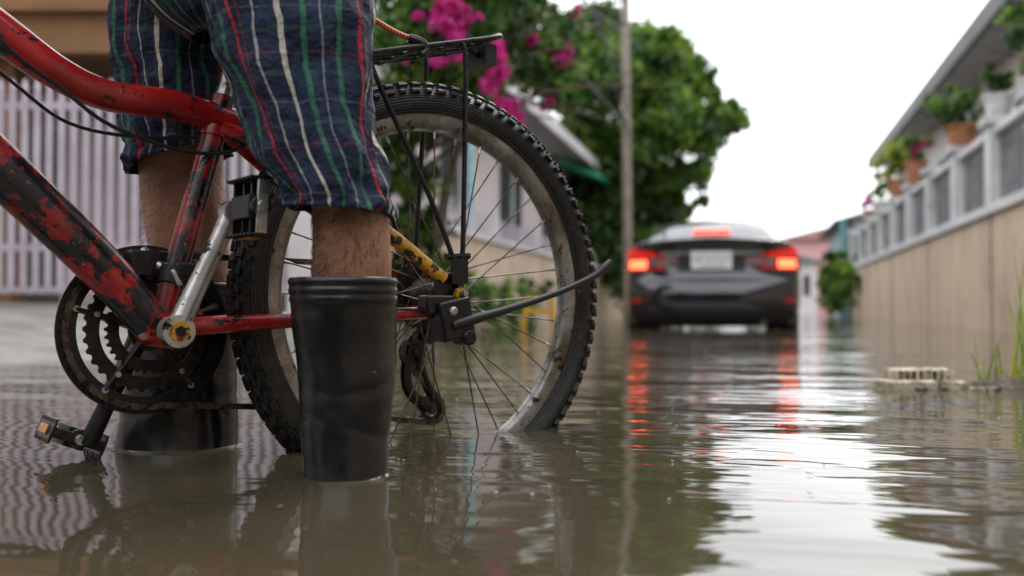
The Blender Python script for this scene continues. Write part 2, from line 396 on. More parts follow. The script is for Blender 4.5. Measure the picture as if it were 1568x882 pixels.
# ------------------------------------------------------------------ man
man=empty('man',(0,0,0))
U=Vector((-.8,-.6,0)); NN=Vector((.6,-.8,0)); H0=Vector((-.128,1.62,0))
def BW(a,b,z): return H0+U*a+NN*b+Vector((0,0,z))
def skin_mat():
    m,nt,b=new_mat('skin'); n=noise_node(nt,14,4,.6); n2=noise_node(nt,180,2,.6,4)
    c=mixc(nt,ramp(nt,n.outputs[0],.3,.7),(.23,.098,.052),(.37,.19,.115))
    c=mixc(nt,ramp(nt,n2.outputs[0],.52,.8),c,(.15,.06,.035))
    nt.links.new(c,b.inputs['Base Color']); b.inputs['Roughness'].default_value=.46
    add_bump(nt,b,120,.0012); return m
M_skin=skin_mat()
nodes=[]; edges=[]; rad=[]
def nd(p,r,par=None):
    nodes.append(Vector(p)); rad.append(r); i=len(nodes)-1
    if par is not None: edges.append((par,i))
    return i
pel=nd(BW(.375,.03,.80),(.125,.11))
def chain(par,lst):
    for p,r in lst: par=nd(p,r,par)
    return par
chain(pel,[(BW(.375,.125,.76),(.10,.10)),((-.280,1.28,.60),(.076,.08)),((-.250,1.268,.46),(.058,.062)),((-.213,1.262,.385),(.047,.054)),((-.2055,1.262,.33),(.0475,.054)),((-.2035,1.264,.285),(.0495,.058)),((-.204,1.266,.22),(.050,.058)),((-.205,1.262,.12),(.042,.05)),((-.207,1.26,-.04),(.035,.04))])
chain(pel,[(BW(.38,-.07,.76),(.10,.10)),((-.50,1.49,.62),(.078,.08)),((-.508,1.515,.50),(.068,.07)),((-.51,1.53,.43),(.068,.070)),((-.508,1.53,.38),(.065,.070)),((-.501,1.532,.33),(.067,.074)),((-.491,1.53,.27),(.058,.066)),((-.488,1.53,.2),(.052,.06)),((-.50,1.53,.08),(.045,.05)),((-.505,1.53,-.04),(.04,.04))])
sp=chain(pel,[(BW(.40,.03,.95),(.14,.105)),(BW(.43,.03,1.12),(.155,.115)),(BW(.455,.03,1.25),(.16,.11)),(BW(.47,.03,1.335),(.075,.07))])
chain(sp,[(BW(.49,.03,1.40),(.056,.056)),(BW(.505,.03,1.455),(.055,.058))])
for sg in(1,-1):
    chain(sp,[(BW(.465,.03+.17*sg,1.29),(.062,.062)),(BW(.54,.03+.25*sg,1.08),(.048,.048)),(BW(.60,.02+.275*sg,1.0),(.042,.042)),(BW(.72,.01+.27*sg,.93),(.038,.038)),(BW(.82,.0+.255*sg,.885),(.028,.032)),(BW(.865,.0+.252*sg,.87),(.034,.026))])
me=bpy.data.meshes.new('body'); me.from_pydata([tuple(v) for v in nodes],edges,[]); me.materials.append(M_skin)
bo=bpy.data.objects.new('body',me); sc.collection.objects.link(bo); bo.parent=man
md=bo.modifiers.new('skin','SKIN'); md.use_smooth_shade=True
for i,sv in enumerate(me.skin_vertices[0].data):
    sv.radius=rad[i]; sv.use_root=(i==0)
ss=bo.modifiers.new('sub','SUBSURF'); ss.levels=2; ss.render_levels=2
for sg,nm in((1,'left'),(-1,'right')):
    w=MB()
    for k in range(4):
        b=(.215+.021*k)*sg; L=[.95,1.05,1.0,.8][k]; g=Vector((.885,0,.842))
        pts=[]
        for ang in (150,100,55,5,-45,-90):
            q=math.radians(ang); pts.append(BW(g.x+.0255*math.cos(q),b,g.z+.0255*math.sin(q)))
        pts=[BW(.855,b,.868)]+pts[1:3+(3 if L>.9 else 2)]
        w.tube(pts,[.010,.0095,.0092,.0088,.0082,.007][:len(pts)],M_skin,10,3)
    w.tube([BW(.85,.222*sg,.862),BW(.852,.205*sg,.845),BW(.868,.197*sg,.825),BW(.895,.195*sg,.818)],[.013,.0115,.0105,.008],M_skin,10,3)
    w.obj(nm+'_fingers',man)
w=MB(); hc=BW(.52,.03,1.545); seg=32; rings=24; vs=[]
Rh=Matrix((U,NN,Vector((0,0,1)))).transposed()
for i in range(rings+1):
    th=math.pi*i/rings
    for k in range(seg):
        ph=2*math.pi*k/seg
        x=math.sin(th)*math.cos(ph); y=math.sin(th)*math.sin(ph); z=math.cos(th)
        X=x*.095; Y=y*.075*(1-.25*max(0,-z)); Z=z*.115
        if x>0: 
            X*=1-.12*max(0,-z); 
            X+=.022*math.exp(-(y/.13)**2-((z+.15)/.16)**2)-.008*math.exp(-((abs(y)-.38)/.16)**2-((z-.05)/.12)**2)
            X+=.007*math.exp(-(y/.3)**2-((z+.5)/.09)**2)
        vs.append(hc+Rh@Vector((X,Y,Z)))
fs=[(i*seg+k,(i+1)*seg+k,(i+1)*seg+(k+1)%seg,i*seg+(k+1)%seg) for i in range(rings) for k in range(seg)]
w.add(vs,fs,M_skin)
for s_ in(1,-1): w.tube([hc+Rh@Vector((-.0,.073*s_,.02)),hc+Rh@Vector((-.01,.083*s_,.01)),hc+Rh@Vector((.0,.075*s_,-.03))],[.010,.014,.008],M_skin,8,3,flat=.5)
M_hair=mat('hair',(.01,.009,.008),.6,0,.3,60,bump=(120,.004))
M_eye=mat('eye',(.03,.02,.015),.15)
for s_ in(1,-1):
    w.tube([hc+Rh@Vector((.080,.030*s_-.008,.008)),hc+Rh@Vector((.083,.030*s_,.008)),hc+Rh@Vector((.080,.030*s_+.008,.008))],[.002,.006,.002],M_eye,8,2)
    w.tube([hc+Rh@Vector((.086,.016*s_,.026)),hc+Rh@Vector((.083,.044*s_,.028))],.003,M_hair,6)
w.tube([hc+Rh@Vector((.083,-.022,-.058)),hc+Rh@Vector((.0885,0,-.058)),hc+Rh@Vector((.083,.022,-.058))],[.002,.0045,.002],mat('lips',(.28,.09,.07),.5),8,3)
w.obj('head',man)
w=MB(); vs=[]
for i in range(13):
    th=math.pi*.52*i/12
    for k in range(seg):
        ph=2*math.pi*k/seg; x=math.sin(th)*math.cos(ph); y=math.sin(th)*math.sin(ph); z=math.cos(th)
        q=1.06 if not(x>.25 and z<.45) else .95
        vs.append(hc+Rh@Vector((x*.095*q-.004,y*.078*q,z*.117*q+.002-(.03 if x<0 else 0)*(i/12))))
w.add(vs,[(i*seg+k,(i+1)*seg+k,(i+1)*seg+(k+1)%seg,i*seg+(k+1)%seg) for i in range(12) for k in range(seg)],M_hair); w.obj('hair',man)

def loft(name,secs,mat_,parent,seg=96,res=8,fold=None,thick=0,axes=None,capb=False):
    S=cr(secs,res); n=len(S); vs=[]; us=[]; L=0; prev=None
    ax,ay=axes or (Vector((1,0,0)),Vector((0,1,0)))
    for i in range(n):
        c=Vector(S[i][:3]); rx,ry=S[i][3],S[i][4]; tl=S[i][5] if len(S[i])>5 else 0
        if prev is not None: L+=(c-prev).length
        prev=c
        for k in range(seg+1):
            a=2*math.pi*k/seg; kk=k%seg; a2=2*math.pi*kk/seg
            o=ax*math.cos(a2)*rx+ay*math.sin(a2)*ry
            f=fold(a2,i/(n-1),L,c) if fold else 0
            p=c+o*(1+f/max(rx,ry))+Vector((0,0,tl*math.cos(a2)))
            vs.append(p); us.append((a*.085,L))
    fs=[];uvs=[]
    q=seg+1
    for i in range(n-1):
        for k in range(seg):
            f=(i*q+k,(i+1)*q+k,(i+1)*q+k+1,i*q+k+1); fs.append(f)
            uvs+= [us[j] for j in f]
    if capb: 
        fs.append(tuple((n-1)*q+k for k in range(seg))); uvs+=[us[(n-1)*q+k] for k in range(seg)]
    me=bpy.data.meshes.new(name); me.from_pydata([tuple(v) for v in vs],[],fs); me.materials.append(mat_)
    ul=me.uv_layers.new(name='UVMap'); ul.data.foreach_set('uv',np.array(uvs).ravel())
    me.polygons.foreach_set('use_smooth',[True]*len(me.polygons)); me.update()
    o=bpy.data.objects.new(name,me); sc.collection.objects.link(o); o.parent=parent
    if thick:
        s=o.modifiers.new('t','SOLIDIFY'); s.thickness=thick; s.offset=0
    return o
def plaid():
    m,nt,b=new_mat('plaid_cloth')
    uvn=nt.nodes.new('ShaderNodeUVMap'); uvn.uv_map='UVMap'
    nz=nt.nodes.new('ShaderNodeTexNoise'); nz.inputs['Scale'].default_value=13; nz.inputs['Detail'].default_value=2; nt.links.new(uvn.outputs[0],nz.inputs['Vector'])
    vm=nt.nodes.new('ShaderNodeVectorMath'); vm.operation='SCALE'; vm.inputs['Scale'].default_value=.018; nt.links.new(nz.outputs['Color'],vm.inputs[0])
    va=nt.nodes.new('ShaderNodeVectorMath'); va.operation='ADD'; nt.links.new(uvn.outputs[0],va.inputs[0]); nt.links.new(vm.outputs[0],va.inputs[1])
    sp=nt.nodes.new('ShaderNodeSeparateXYZ'); nt.links.new(va.outputs[0],sp.inputs[0])
    def mth(op,a,v):
        n=nt.nodes.new('ShaderNodeMath'); n.operation=op; nt.links.new(a,n.inputs[0])
        if hasattr(v,'links'): nt.links.new(v,n.inputs[1])
        else: n.inputs[1].default_value=v
        return n
    n0=noise_node(nt,30,4,.6)
    c=mixc(nt,ramp(nt,n0.outputs[0],.3,.7),(.005,.010,.034),(.012,.025,.065))
    fine=nt.nodes.new('ShaderNodeTexNoise'); fine.inputs['Scale'].default_value=900; nt.links.new(uvn.outputs[0],fine.inputs['Vector'])
    weave=ramp(nt,fine.outputs[0],.3,.6)
    def stripes(c,ax,P,lst):
        fr=mth('MODULO',mth('ADD',ax,P*10).outputs[0],P).outputs[0]
        for pos,wd,col,al in lst:
            k=mth('COMPARE',fr,pos); k.inputs[2].default_value=wd/2; k=mth('MULTIPLY',k.outputs[0],al).outputs[0]
            k=mth('MULTIPLY',k,mth('ADD',mth('MULTIPLY',weave,.4).outputs[0],.6).outputs[0]).outputs[0]
            c=mixc(nt,k,c,col)
        return c
    c=stripes(c,sp.outputs[1],.118,[(.012,.003,(.25,.28,.28),.18),(.040,.006,(.02,.10,.06),.36),(.068,.002,(.35,.02,.03),.35),(.095,.006,(.02,.10,.06),.36)])
    c=stripes(c,sp.outputs[0],.1335,[(.010,.0054,(.60,.57,.48),.94),(.034,.0058,(.035,.16,.085),.9),(.052,.0024,(.30,.33,.38),.6),(.072,.0058,(.035,.16,.085),.9),(.094,.0040,(.44,.015,.03),.95),(.103,.0014,(.42,.015,.03),.5),(.118,.0026,(.5,.5,.48),.65)])
    nt.links.new(c,b.inputs['Base Color']); b.inputs['Roughness'].default_value=.85
    bp=add_bump(nt,b,24,.020,3); n2=noise_node(nt,500,1,.5,3); b2=nt.nodes.new('ShaderNodeBump'); b2.inputs['Distance'].default_value=.0006
    nt.links.new(n2.outputs[0],b2.inputs['Height']); nt.links.new(bp.outputs[0],b2.inputs['Normal']); nt.links.new(b2.outputs[0],b.inputs['Normal'])
    return m
M_plaid=plaid()
def fold1(a,t,L,c):
    f=.008*noise.noise(Vector((math.cos(a)*1.6,math.sin(a)*1.6+t*1.5,t*2.5+3)))
    f+=.011*noise.noise(Vector((math.cos(a)*3+t*4,math.sin(a)*3,t*9)))
    s=math.sin(a*5+t*9+2*math.sin(a*2)); f+=.0055*(1-abs(s))*(.4+t)
    f+=.007*noise.noise(Vector((math.cos(a)*5,math.sin(a)*5+8,t*5)))*(.3+t)
    f+=.0035*noise.noise(Vector((math.cos(a)*9+t*12,math.sin(a)*9,t*16)))
    return f
loft('shorts_left_leg',[(-.34,1.31,.80,.125,.12,0),(-.305,1.295,.72,.118,.11,0),(-.286,1.28,.61,.107,.10,0),(-.280,1.273,.54,.096,.093,.004),(-.264,1.268,.47,.082,.086,.004),(-.242,1.263,.40,.074,.08,.002),(-.222,1.26,.355,.066,.074,-.003),(-.2185,1.26,.332,.0645,.074,-.005)],M_plaid,man,fold=fold1,thick=.003)
loft('shorts_right_leg',[(-.46,1.44,.80,.12,.12,0),(-.490,1.47,.72,.10,.105,0),(-.500,1.488,.62,.086,.095,0),(-.501,1.50,.54,.080,.09,.0),(-.500,1.51,.47,.080,.086,.015),(-.499,1.512,.437,.080,.085,.022)],M_plaid,man,fold=lambda a,t,L,c: fold1(a+2,t,L,c),thick=.003)
loft('shorts_waist',[tuple(BW(.375,.03,.585))+(.03,.05),tuple(BW(.375,.03,.61))+(.075,.08),tuple(BW(.375,.03,.66))+(.11,.12),tuple(BW(.375,.03,.74))+(.125,.185),tuple(BW(.38,.03,.82))+(.13,.185),tuple(BW(.39,.03,.92))+(.125,.17),tuple(BW(.395,.03,.97))+(.12,.16)],M_plaid,man,axes=(U,NN),thick=.003)
M_shirt=mat('shirt_cloth',(.12,.14,.17),.9,0,.2,12,bump=(25,.008))
loft('shirt',[tuple(BW(.39,.03,.93))+(.135,.175),tuple(BW(.41,.03,1.05))+(.13,.175),tuple(BW(.435,.03,1.2))+(.135,.20),tuple(BW(.458,.03,1.30))+(.12,.20),tuple(BW(.468,.03,1.35))+(.085,.12),tuple(BW(.475,.03,1.375))+(.068,.07)],M_shirt,man,axes=(U,NN),thick=.003)
w=MB()
for sg in(1,-1): w.tube([BW(.46,.03+.12*sg,1.30),BW(.47,.03+.185*sg,1.275),BW(.505,.03+.228*sg,1.175),BW(.525,.03+.245*sg,1.12)],[.075,.08,.072,.070],M_shirt,20,4)
w.obj('shirt_sleeves',man)
M_boot=mat('rubber_boot',(.0065,.007,.0085),.27,0,.3,6,patches=[((.020,.022,.024),9,.5,.72),((.11,.11,.10),40,.665,.71),((.10,.10,.09),110,.68,.74),((.05,.042,.03),5,.58,.85)],rvar=.10,bump=(16,.0028))
def bootfold(sc_):
    def f(a,t,L,c):
        z=c.z; r=0
        for zc,am in((.243,.0022),(.232,.0016),(.221,.0016)):
            r+=am*math.exp(-((z-zc)/.0032)**2)
        r+=.0040*noise.noise(Vector((math.cos(a)*1.3+sc_,math.sin(a)*1.3,z*12)))*(1 if z<.2 else .3)
        r-=.0022*math.exp(-((z-.125-.018*math.sin(a+sc_))/.006)**2)*max(0,math.cos(a+1.2))
        r-=.0016*math.exp(-((z-.06+.02*math.sin(a*1.0+sc_+1))/.008)**2)
        return r
    return f
LB=[(-.213,1.258,.2475,.0655,.066),(-.213,1.258,.235,.0655,.066),(-.212,1.258,.215,.0645,.0655),(-.210,1.26,.15,.061,.064),(-.208,1.26,.08,.0555,.062),(-.2075,1.258,.02,.0525,.064),(-.209,1.256,-.02,.053,.07),(-.215,1.25,-.06,.056,.08),(-.218,1.246,-.104,.056,.085)]
RB=[(-.487,1.53,.2475,.066,.07),(-.487,1.53,.235,.066,.07),(-.489,1.53,.215,.066,.07),(-.499,1.53,.15,.073,.074),(-.509,1.528,.08,.083,.075),(-.511,1.527,.02,.0865,.078),(-.515,1.525,-.02,.09,.085),(-.525,1.52,-.06,.092,.09),(-.526,1.52,-.104,.09,.09)]
loft('left_boot',LB,M_boot,man,fold=bootfold(0),thick=.003,res=14,capb=True)
loft('right_boot',RB,M_boot,man,fold=bootfold(4),thick=.003,res=14,capb=True)
w=MB()
w.tube([BW(.22,.24,-.062),BW(.32,.245,-.064),BW(.42,.25,-.068),BW(.475,.252,-.076)],[.042,.046,.044,.025],M_boot,20,5)
w.tube([BW(.31,-.165,-.062),BW(.42,-.175,-.064),BW(.52,-.18,-.068),BW(.57,-.18,-.076)],[.044,.046,.044,.025],M_boot,20,5)
w.obj('boot_feet',man)
M_lh=mat('leg_hair',(.02,.012,.008),.6)
w=MB()
for (x0,y0,z0,z1,r0,n) in((-.2042,1.264,.245,.335,.0465,420),(-.503,1.531,.26,.43,.062,320)):
    for k in range(n):
        a=random.uniform(math.pi*.95,2.05*math.pi)
        z=random.uniform(z0,z1); o=Vector((math.cos(a),math.sin(a)*1.12,0)); p=Vector((x0,y0,z))+o*r0
        t=Vector((-math.sin(a),math.cos(a),0))*random.uniform(-.008,.008)
        w.tube([p-o*.004,p+o*.003+Vector((0,0,-.004))+t*.5,p+o*.004+Vector((0,0,-.012))+t],[.00028,.00022,.0001],M_lh,3,1,caps=False)
w.obj('leg_hair',man)

# ------------------------------------------------------------------ water & ground
def water_mat():
    m,nt,b=new_mat('flood_water')
    n=noise_node(nt,.5,2); c=mixc(nt,ramp(nt,n.outputs[0],.3,.7),(.062,.050,.030),(.090,.074,.047))
    nt.links.new(c,b.inputs['Base Color']); b.inputs['Roughness'].default_value=.012; b.inputs['IOR'].default_value=1.62
    # ripples are gentler in the sheltered near water, livelier down the street
    tc=nt.nodes.new('ShaderNodeTexCoord'); sp=nt.nodes.new('ShaderNodeSeparateXYZ'); nt.links.new(tc.outputs['Object'],sp.inputs[0])
    mr=nt.nodes.new('ShaderNodeMapRange'); mr.inputs[1].default_value=.8; mr.inputs[2].default_value=2.6; mr.inputs[3].default_value=.55; mr.inputs[4].default_value=1.6
    nt.links.new(sp.outputs[1],mr.inputs[0])
    mm=noise_node(nt,.9,1,.5,13); ml=nt.nodes.new('ShaderNodeMapRange'); ml.inputs[1].default_value=.35; ml.inputs[2].default_value=.65; ml.inputs[3].default_value=.6; ml.inputs[4].default_value=1.35
    nt.links.new(mm.outputs[0],ml.inputs[0]); mu=nt.nodes.new('ShaderNodeMath'); mu.operation='MULTIPLY'
    nt.links.new(mr.outputs[0],mu.inputs[0]); nt.links.new(ml.outputs[0],mu.inputs[1])
    prev=None
    for sc_,dist,mp,det,seed in((1.5,.016,(.7,1.5,1),1,1),(5.5,.0045,(.5,1.6,1),2,4),(17,.0009,(.5,1.5,1),1,7)):
        nn=noise_node(nt,sc_,det,.45,seed,mp=mp); nn.inputs['Distortion'].default_value=.5
        h=nn.outputs[0]
        if seed>1:
            q=nt.nodes.new('ShaderNodeMath'); q.operation='MULTIPLY'; nt.links.new(h,q.inputs[0]); nt.links.new(mu.outputs[0],q.inputs[1]); h=q.outputs[0]
        bp=nt.nodes.new('ShaderNodeBump'); bp.inputs['Distance'].default_value=dist
        nt.links.new(h,bp.inputs['Height'])
        if prev: nt.links.new(prev,bp.inputs['Normal'])
        prev=bp.outputs[0]
    nt.links.new(prev,b.inputs['Normal']); return m
M_water=water_mat()
we=empty('flood_water')
w=MB(); w.add([(-12,-10,0),(14,-10,0),(14,60,0),(-12,60,0)],[(0,1,2,3)],M_water)
w.obj('surface',we,rz=RS)
w=MB(); M_men=mat('meniscus_water',(.07,.06,.04),.03,ior=1.6)
for (cx,cy,rx,ry) in((-.2077,1.2575,.0540,.0665),(-.5125,1.5265,.0885,.0808)):
    vs=[];N=72; pr=[(-.003,.0055),(.001,.0028),(.005,.0010),(.012,.0003),(.016,-.001)]
    for i in range(N):
        a=2*math.pi*i/N
        for d_,z in pr: vs.append((cx+(rx+d_)*math.cos(a),cy+(ry+d_)*math.sin(a),z))
    w.add(vs,[(i*5+k,((i+1)%N)*5+k,((i+1)%N)*5+k+1,i*5+k+1) for i in range(N) for k in range(4)],M_men)
w.obj('meniscus',we)
# drifting leaf scraps and bubbles
w=MB(); M_scrap=mat('drift_scraps',(.12,.085,.04),.6,0,.5,40); M_bub=mat('bubble_film',(.35,.34,.32),.05,ior=1.4)
for k in range(60):
    s=random.uniform(.7,5); r=random.uniform(-1.6,1.4)*min(1,.4+s/4); p=SW(r,s,.0025); a=random.random()*6.3; l=random.uniform(.003,.010)
    d_=Vector((math.cos(a),math.sin(a),0))*l; e_=Vector((-math.sin(a),math.cos(a),0))*l*.4
    w.add([p-d_,p+e_,p+d_+Vector((0,0,.001)),p-e_],[(0,1,2,3)],M_scrap)
for k in range(26):
    p=SW(random.uniform(-.7,.7),random.uniform(.75,2.6),0); r_=random.uniform(.0012,.0030)
    vs=[p+Vector((r_*math.cos(j*.785)*math.cos(i*.5),r_*math.sin(j*.785)*math.cos(i*.5),r_*math.sin(i*.5)+.001)) for i in range(4) for j in range(8)]
    w.add(vs,[(i*8+j,i*8+(j+1)%8,(i+1)*8+(j+1)%8,(i+1)*8+j) for i in range(3) for j in range(8)]+[tuple(24+j for j in range(8))],M_bub)
w.obj('floating_scraps')
M_ground=mat('ground_soil',(.10,.085,.06),.9,0,.3,1.5,bump=(12,.02))
w=MB(); ys=[-200,-20,0,5,8,12,30,60,250]; zs=[-.108,-.108,-.108,-.11,-.18,-.19,-.19,-.15,-.15]
vs=[]
for y,z in zip(ys,zs): vs+=[(-220,y,z),(220,y,z)]
w.add(vs,[(2*i,2*i+1,2*i+3,2*i+2) for i in range(len(ys)-1)],M_ground); w.obj('ground',rz=RS,smooth=False)
M_road=mat('concrete_road',(.16,.155,.145),.8,0,.25,2,bump=(30,.004))
w=MB(); vs=[]
for y,z in zip([-12,0,5,8,12,30,60],[-.104,-.104,-.106,-.176,-.186,-.186,-.146]): vs+=[(-2.8,y,z),(2.1,y,z)]
w.add(vs,[(2*i,2*i+1,2*i+3,2*i+2) for i in range(6)],M_road); w.obj('road',rz=RS,smooth=False)
w=MB(); vs=[]
rr=[(-2.55,-.15),(-2.6,-.012),(-3.1,.05),(-4.2,.19),(-5.2,.25),(-9,.26)]
ss_=np.linspace(-6,8.6,60)
for s in ss_:
    for r,z in rr: vs.append((r+(.12*noise.noise(Vector((s*2,r,0)))),s,z+.01*noise.noise(Vector((s*3,r*3,4)))))
n=len(rr); w.add(vs,[(i*n+k,i*n+k+1,(i+1)*n+k+1,(i+1)*n+k) for i in range(len(ss_)-1) for k in range(n-1)],M_conc)
w.obj('driveway',rz=RS)

# ------------------------------------------------------------------ gate and left house
M_gate=mat('lilac_gate_paint',(.52,.46,.53),.5,0,.15,3)
M_dark=mat('dark_grey_wall',(.13,.12,.12),.9,0,.2,1)  # dark grey base colour of the carport walls
w=MB(); GY=6.7; z0=.28
x=-5.2
while x<-1.5:
    w.box((x,GY,z0+.02+.69),(.042,.02,1.35),M_gate); w.tube([(x,GY,1.665),(x,GY,1.71),(x,GY,1.76)],[.018,.024,.004],M_gate,8)
    x+=.083
for z in(.33,.62,1.58): w.box((-3.35,GY+.018,z),(3.75,.016,.05),M_gate)
w.obj('picket_gate')
w=MB(); M_white=mat('white_paint_wall',(.62,.58,.58),.7,0,.12,1.2,patches=[((.35,.32,.30),2.2,.58,.75)])
w.box((-1.36,GY,.75),(.26,.26,2.1),M_white); w.box((-1.36,GY,1.83),(.34,.34,.06),M_white); w.box((-5.35,GY,.75),(.26,.26,2.1),M_white)
w.obj('gate_pillars',bevel=.01)
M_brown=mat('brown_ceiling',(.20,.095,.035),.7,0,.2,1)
M_tan=mat('tan_wall',(.22,.115,.05),.8,0,.15,1)
hs=empty('carport_house')
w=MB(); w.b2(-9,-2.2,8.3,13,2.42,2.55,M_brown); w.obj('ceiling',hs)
w=MB(); w.b2(-9,-2.0,8.1,8.28,2.3,3.1,M_tan); w.b2(-9,-2.0,8.3,13,2.56,3.1,M_tan); w.b2(-9,-1.95,8.0,8.09,2.62,2.68,M_brown); w.obj('roof_beam',hs)
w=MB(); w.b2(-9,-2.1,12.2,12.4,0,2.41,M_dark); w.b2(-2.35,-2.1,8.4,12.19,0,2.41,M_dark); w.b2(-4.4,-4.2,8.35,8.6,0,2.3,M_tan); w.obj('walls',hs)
w=MB(); w.b2(-8,-6.6,12.12,12.19,.3,2.1,mat('door_wood',(.12,.06,.03),.5)); w.b2(-5.6,-4.0,12.13,12.19,1,2.0,mat('window_glass_dark',(.03,.035,.04),.1)); 
w.cyl((-4.6,9.3,2.38),(-3.9,9.3,2.38),.03,M_white); w.obj('door_and_window',hs)
M_beige=mat('beige_render',(.62,.47,.35),.8,0,.15,1.5,patches=[((.34,.25,.18),1.2,.55,.78),((.30,.27,.22),2.5,.6,.75)],mp=(1,1,.35))
M_pinkw=mat('pinkish_white_wall',(.62,.54,.54),.8,0,.1,.8,patches=[((.40,.33,.32),1.1,.58,.8)],mp=(1,1,.4))
w=MB(); w.b2(-3.05,-2.9,6.4,24,-.25,.95,M_beige); w.b2(-3.08,-2.87,6.4,24,.953,1.02,M_white)
for s in np.arange(6.5,24,2.2): w.b2(-3.09,-2.86,s,s+.22,1.023,1.30,M_white)
for s in np.arange(6.8,24,.16): w.b2(-2.99,-2.97,s,s+.02,1.03,1.27,M_gate)
w.obj('boundary_wall',rz=RS)
lh=empty('white_house',rz=RS)
w=MB(); w.b2(-8,-3.6,10.2,21.5,0,2.95,M_pinkw); w.obj('walls',lh)
M_roofd=mat('grey_roof',(.20,.20,.205),.7,0,.2,2)
w=MB(); w.add([(-2.95,9.8,2.92),(-2.95,21.8,2.92),(-5.8,21.8,4.0),(-5.8,9.8,4.0),(-2.95,9.8,3.02),(-2.95,21.8,3.02),(-5.8,21.8,4.1),(-5.8,9.8,4.1)],[(0,1,2,3),(7,6,5,4),(0,4,5,1),(1,5,6,2),(3,7,4,0)],M_roofd)
w.b2(-2.94,-2.90,9.8,21.8,2.86,3.04,M_white); w.obj('roof',lh)
M_glass=mat('window_glass',(.05,.06,.065),.08,0,.3,1)
w=MB()
for s in(11.2,14,17,19.4):
    w.b2(-3.59,-3.57,s,s+1.3,1.2,2.3,M_glass); w.b2(-3.568,-3.54,s-.05,s+1.35,2.3,2.36,M_white); w.b2(-3.568,-3.54,s-.05,s+1.35,1.14,1.2,M_white); w.b2(-3.568,-3.545,s+.62,s+.68,1.2,2.3,M_white)
w.obj('windows',lh)
w=MB(); M_blue=mat('blue_pipe',(.30,.55,.62),.4); w.tube([(-3.3,11.4,0),(-3.3,11.4,2.9)],.05,M_blue,12); w.obj('downpipe',lh)
w=MB(); M_green=mat('green_awning',(.03,.32,.16),.5)
w.add([(-2.75,18.2,2.60),(-2.75,23.5,2.60),(-3.55,23.5,2.9),(-3.55,18.2,2.9),(-2.75,18.2,2.70),(-2.75,23.5,2.70),(-3.55,23.5,3.0),(-3.55,18.2,3.0)],[(0,1,2,3),(7,6,5,4),(0,4,5,1),(3,7,4,0),(1,5,6,2)],M_green)
w.tube([(-2.8,23.2,-.2),(-2.8,23.2,2.6)],.03,M_steel,8); w.obj('green_awning',rz=RS)
# unseen left side of the street, added to darken the foreground's side light
ln=empty('unseen_row_house',rz=RS)
w=MB(); w.b2(-9,-5.2,-12,4.6,-.1,3.3,M_pinkw); w.obj('walls',ln)
w=MB(); w.add([(-4.7,-12.3,3.3),(-4.7,4.9,3.3),(-9,4.9,4.6),(-9,-12.3,4.6)],[(0,1,2,3)],M_roofd); w.obj('roof',ln)
w=MB()
for s in(-10,-7,-4,-1,2): w.b2(-5.19,-5.16,s,s+1.3,1.2,2.4,M_glass)
w.obj('windows',ln)

# ------------------------------------------------------------------ right side
w=MB()
M_joint=mat('wall_joint',(.3,.24,.18),.9)
w.b2(2.2,2.36,-11,24.5,-.25,1.10,M_beige)
for s in np.arange(3.2,24.4,3.5): w.b2(2.185,2.199,s+.1,s+.13,-.25,1.10,M_joint)
w.obj('beige_wall',rz=RS)
w=MB(); M_greyw=mat('weathered_white',(.62,.62,.63),.75,0,.12,2,patches=[((.33,.33,.32),3,.55,.75)])
w.b2(2.15,2.41,-11,24.5,1.103,1.19,M_greyw)
w.b2(2.2,2.34,-11,24.5,1.86,1.93,M_greyw)
for s in np.arange(-10.8,24.4,1.75):
    w.b2(2.17,2.39,s+.01,s+.23,1.193,1.95,M_greyw); w.b2(2.12,2.44,s-.04,s+.28,1.953,2.02,M_greyw)
w.obj('wall_posts_and_rails',rz=RS,bevel=.006)
w=MB(); M_grille=mat('grille_metal',(.26,.27,.28),.5,.3)
for s in np.arange(-10.7,24.4,.11):
    if ((s+10.8)%1.75)>.26: w.b2(2.26,2.275,s,s+.018,1.193,1.857,M_grille)
for z in(1.35,1.55,1.72): w.b2(2.277,2.287,-10.7,24.3,z,z+.02,M_grille)
w.obj('wall_grille',rz=RS)
rh=empty('grey_house',rz=RS)
M_hwall=mat('pale_grey_wall',(.66,.63,.61),.8,0,.1,1,patches=[((.40,.37,.35),1.3,.55,.8)],mp=(1,1,.4))
w=MB(); w.b2(3.15,9,-11,23.5,-.2,3.6,M_hwall); w.obj('walls',rh)
w=MB(); M_eave=mat('dark_eave',(.12,.12,.125),.6,0,.2,2)
w.b2(2.60,9,-11.5,24,3.42,3.50,mat('eave_soffit',(.34,.33,.32),.8)); w.b2(2.52,2.59,-11.5,24,3.38,3.62,M_eave)
w.add([(2.55,-11.5,3.625),(2.55,24,3.625),(6,24,4.7),(6,-11.5,4.7)],[(0,1,2,3)],M_eave); w.obj('roof',rh)
w=MB()
for s in np.arange(-9,22,2.6):
    w.b2(3.12,3.145,s,s+1.4,1.5,2.7,M_glass); w.b2(3.07,3.118,s-.06,s+1.46,2.7,2.78,M_greyw); w.b2(3.07,3.118,s-.06,s+1.46,1.42,1.5,M_greyw)
    for q in(.0,.45,.92,1.36): w.b2(3.09,3.116,s+q,s+q+.05,1.5,2.7,M_greyw)
w.obj('windows',rh)

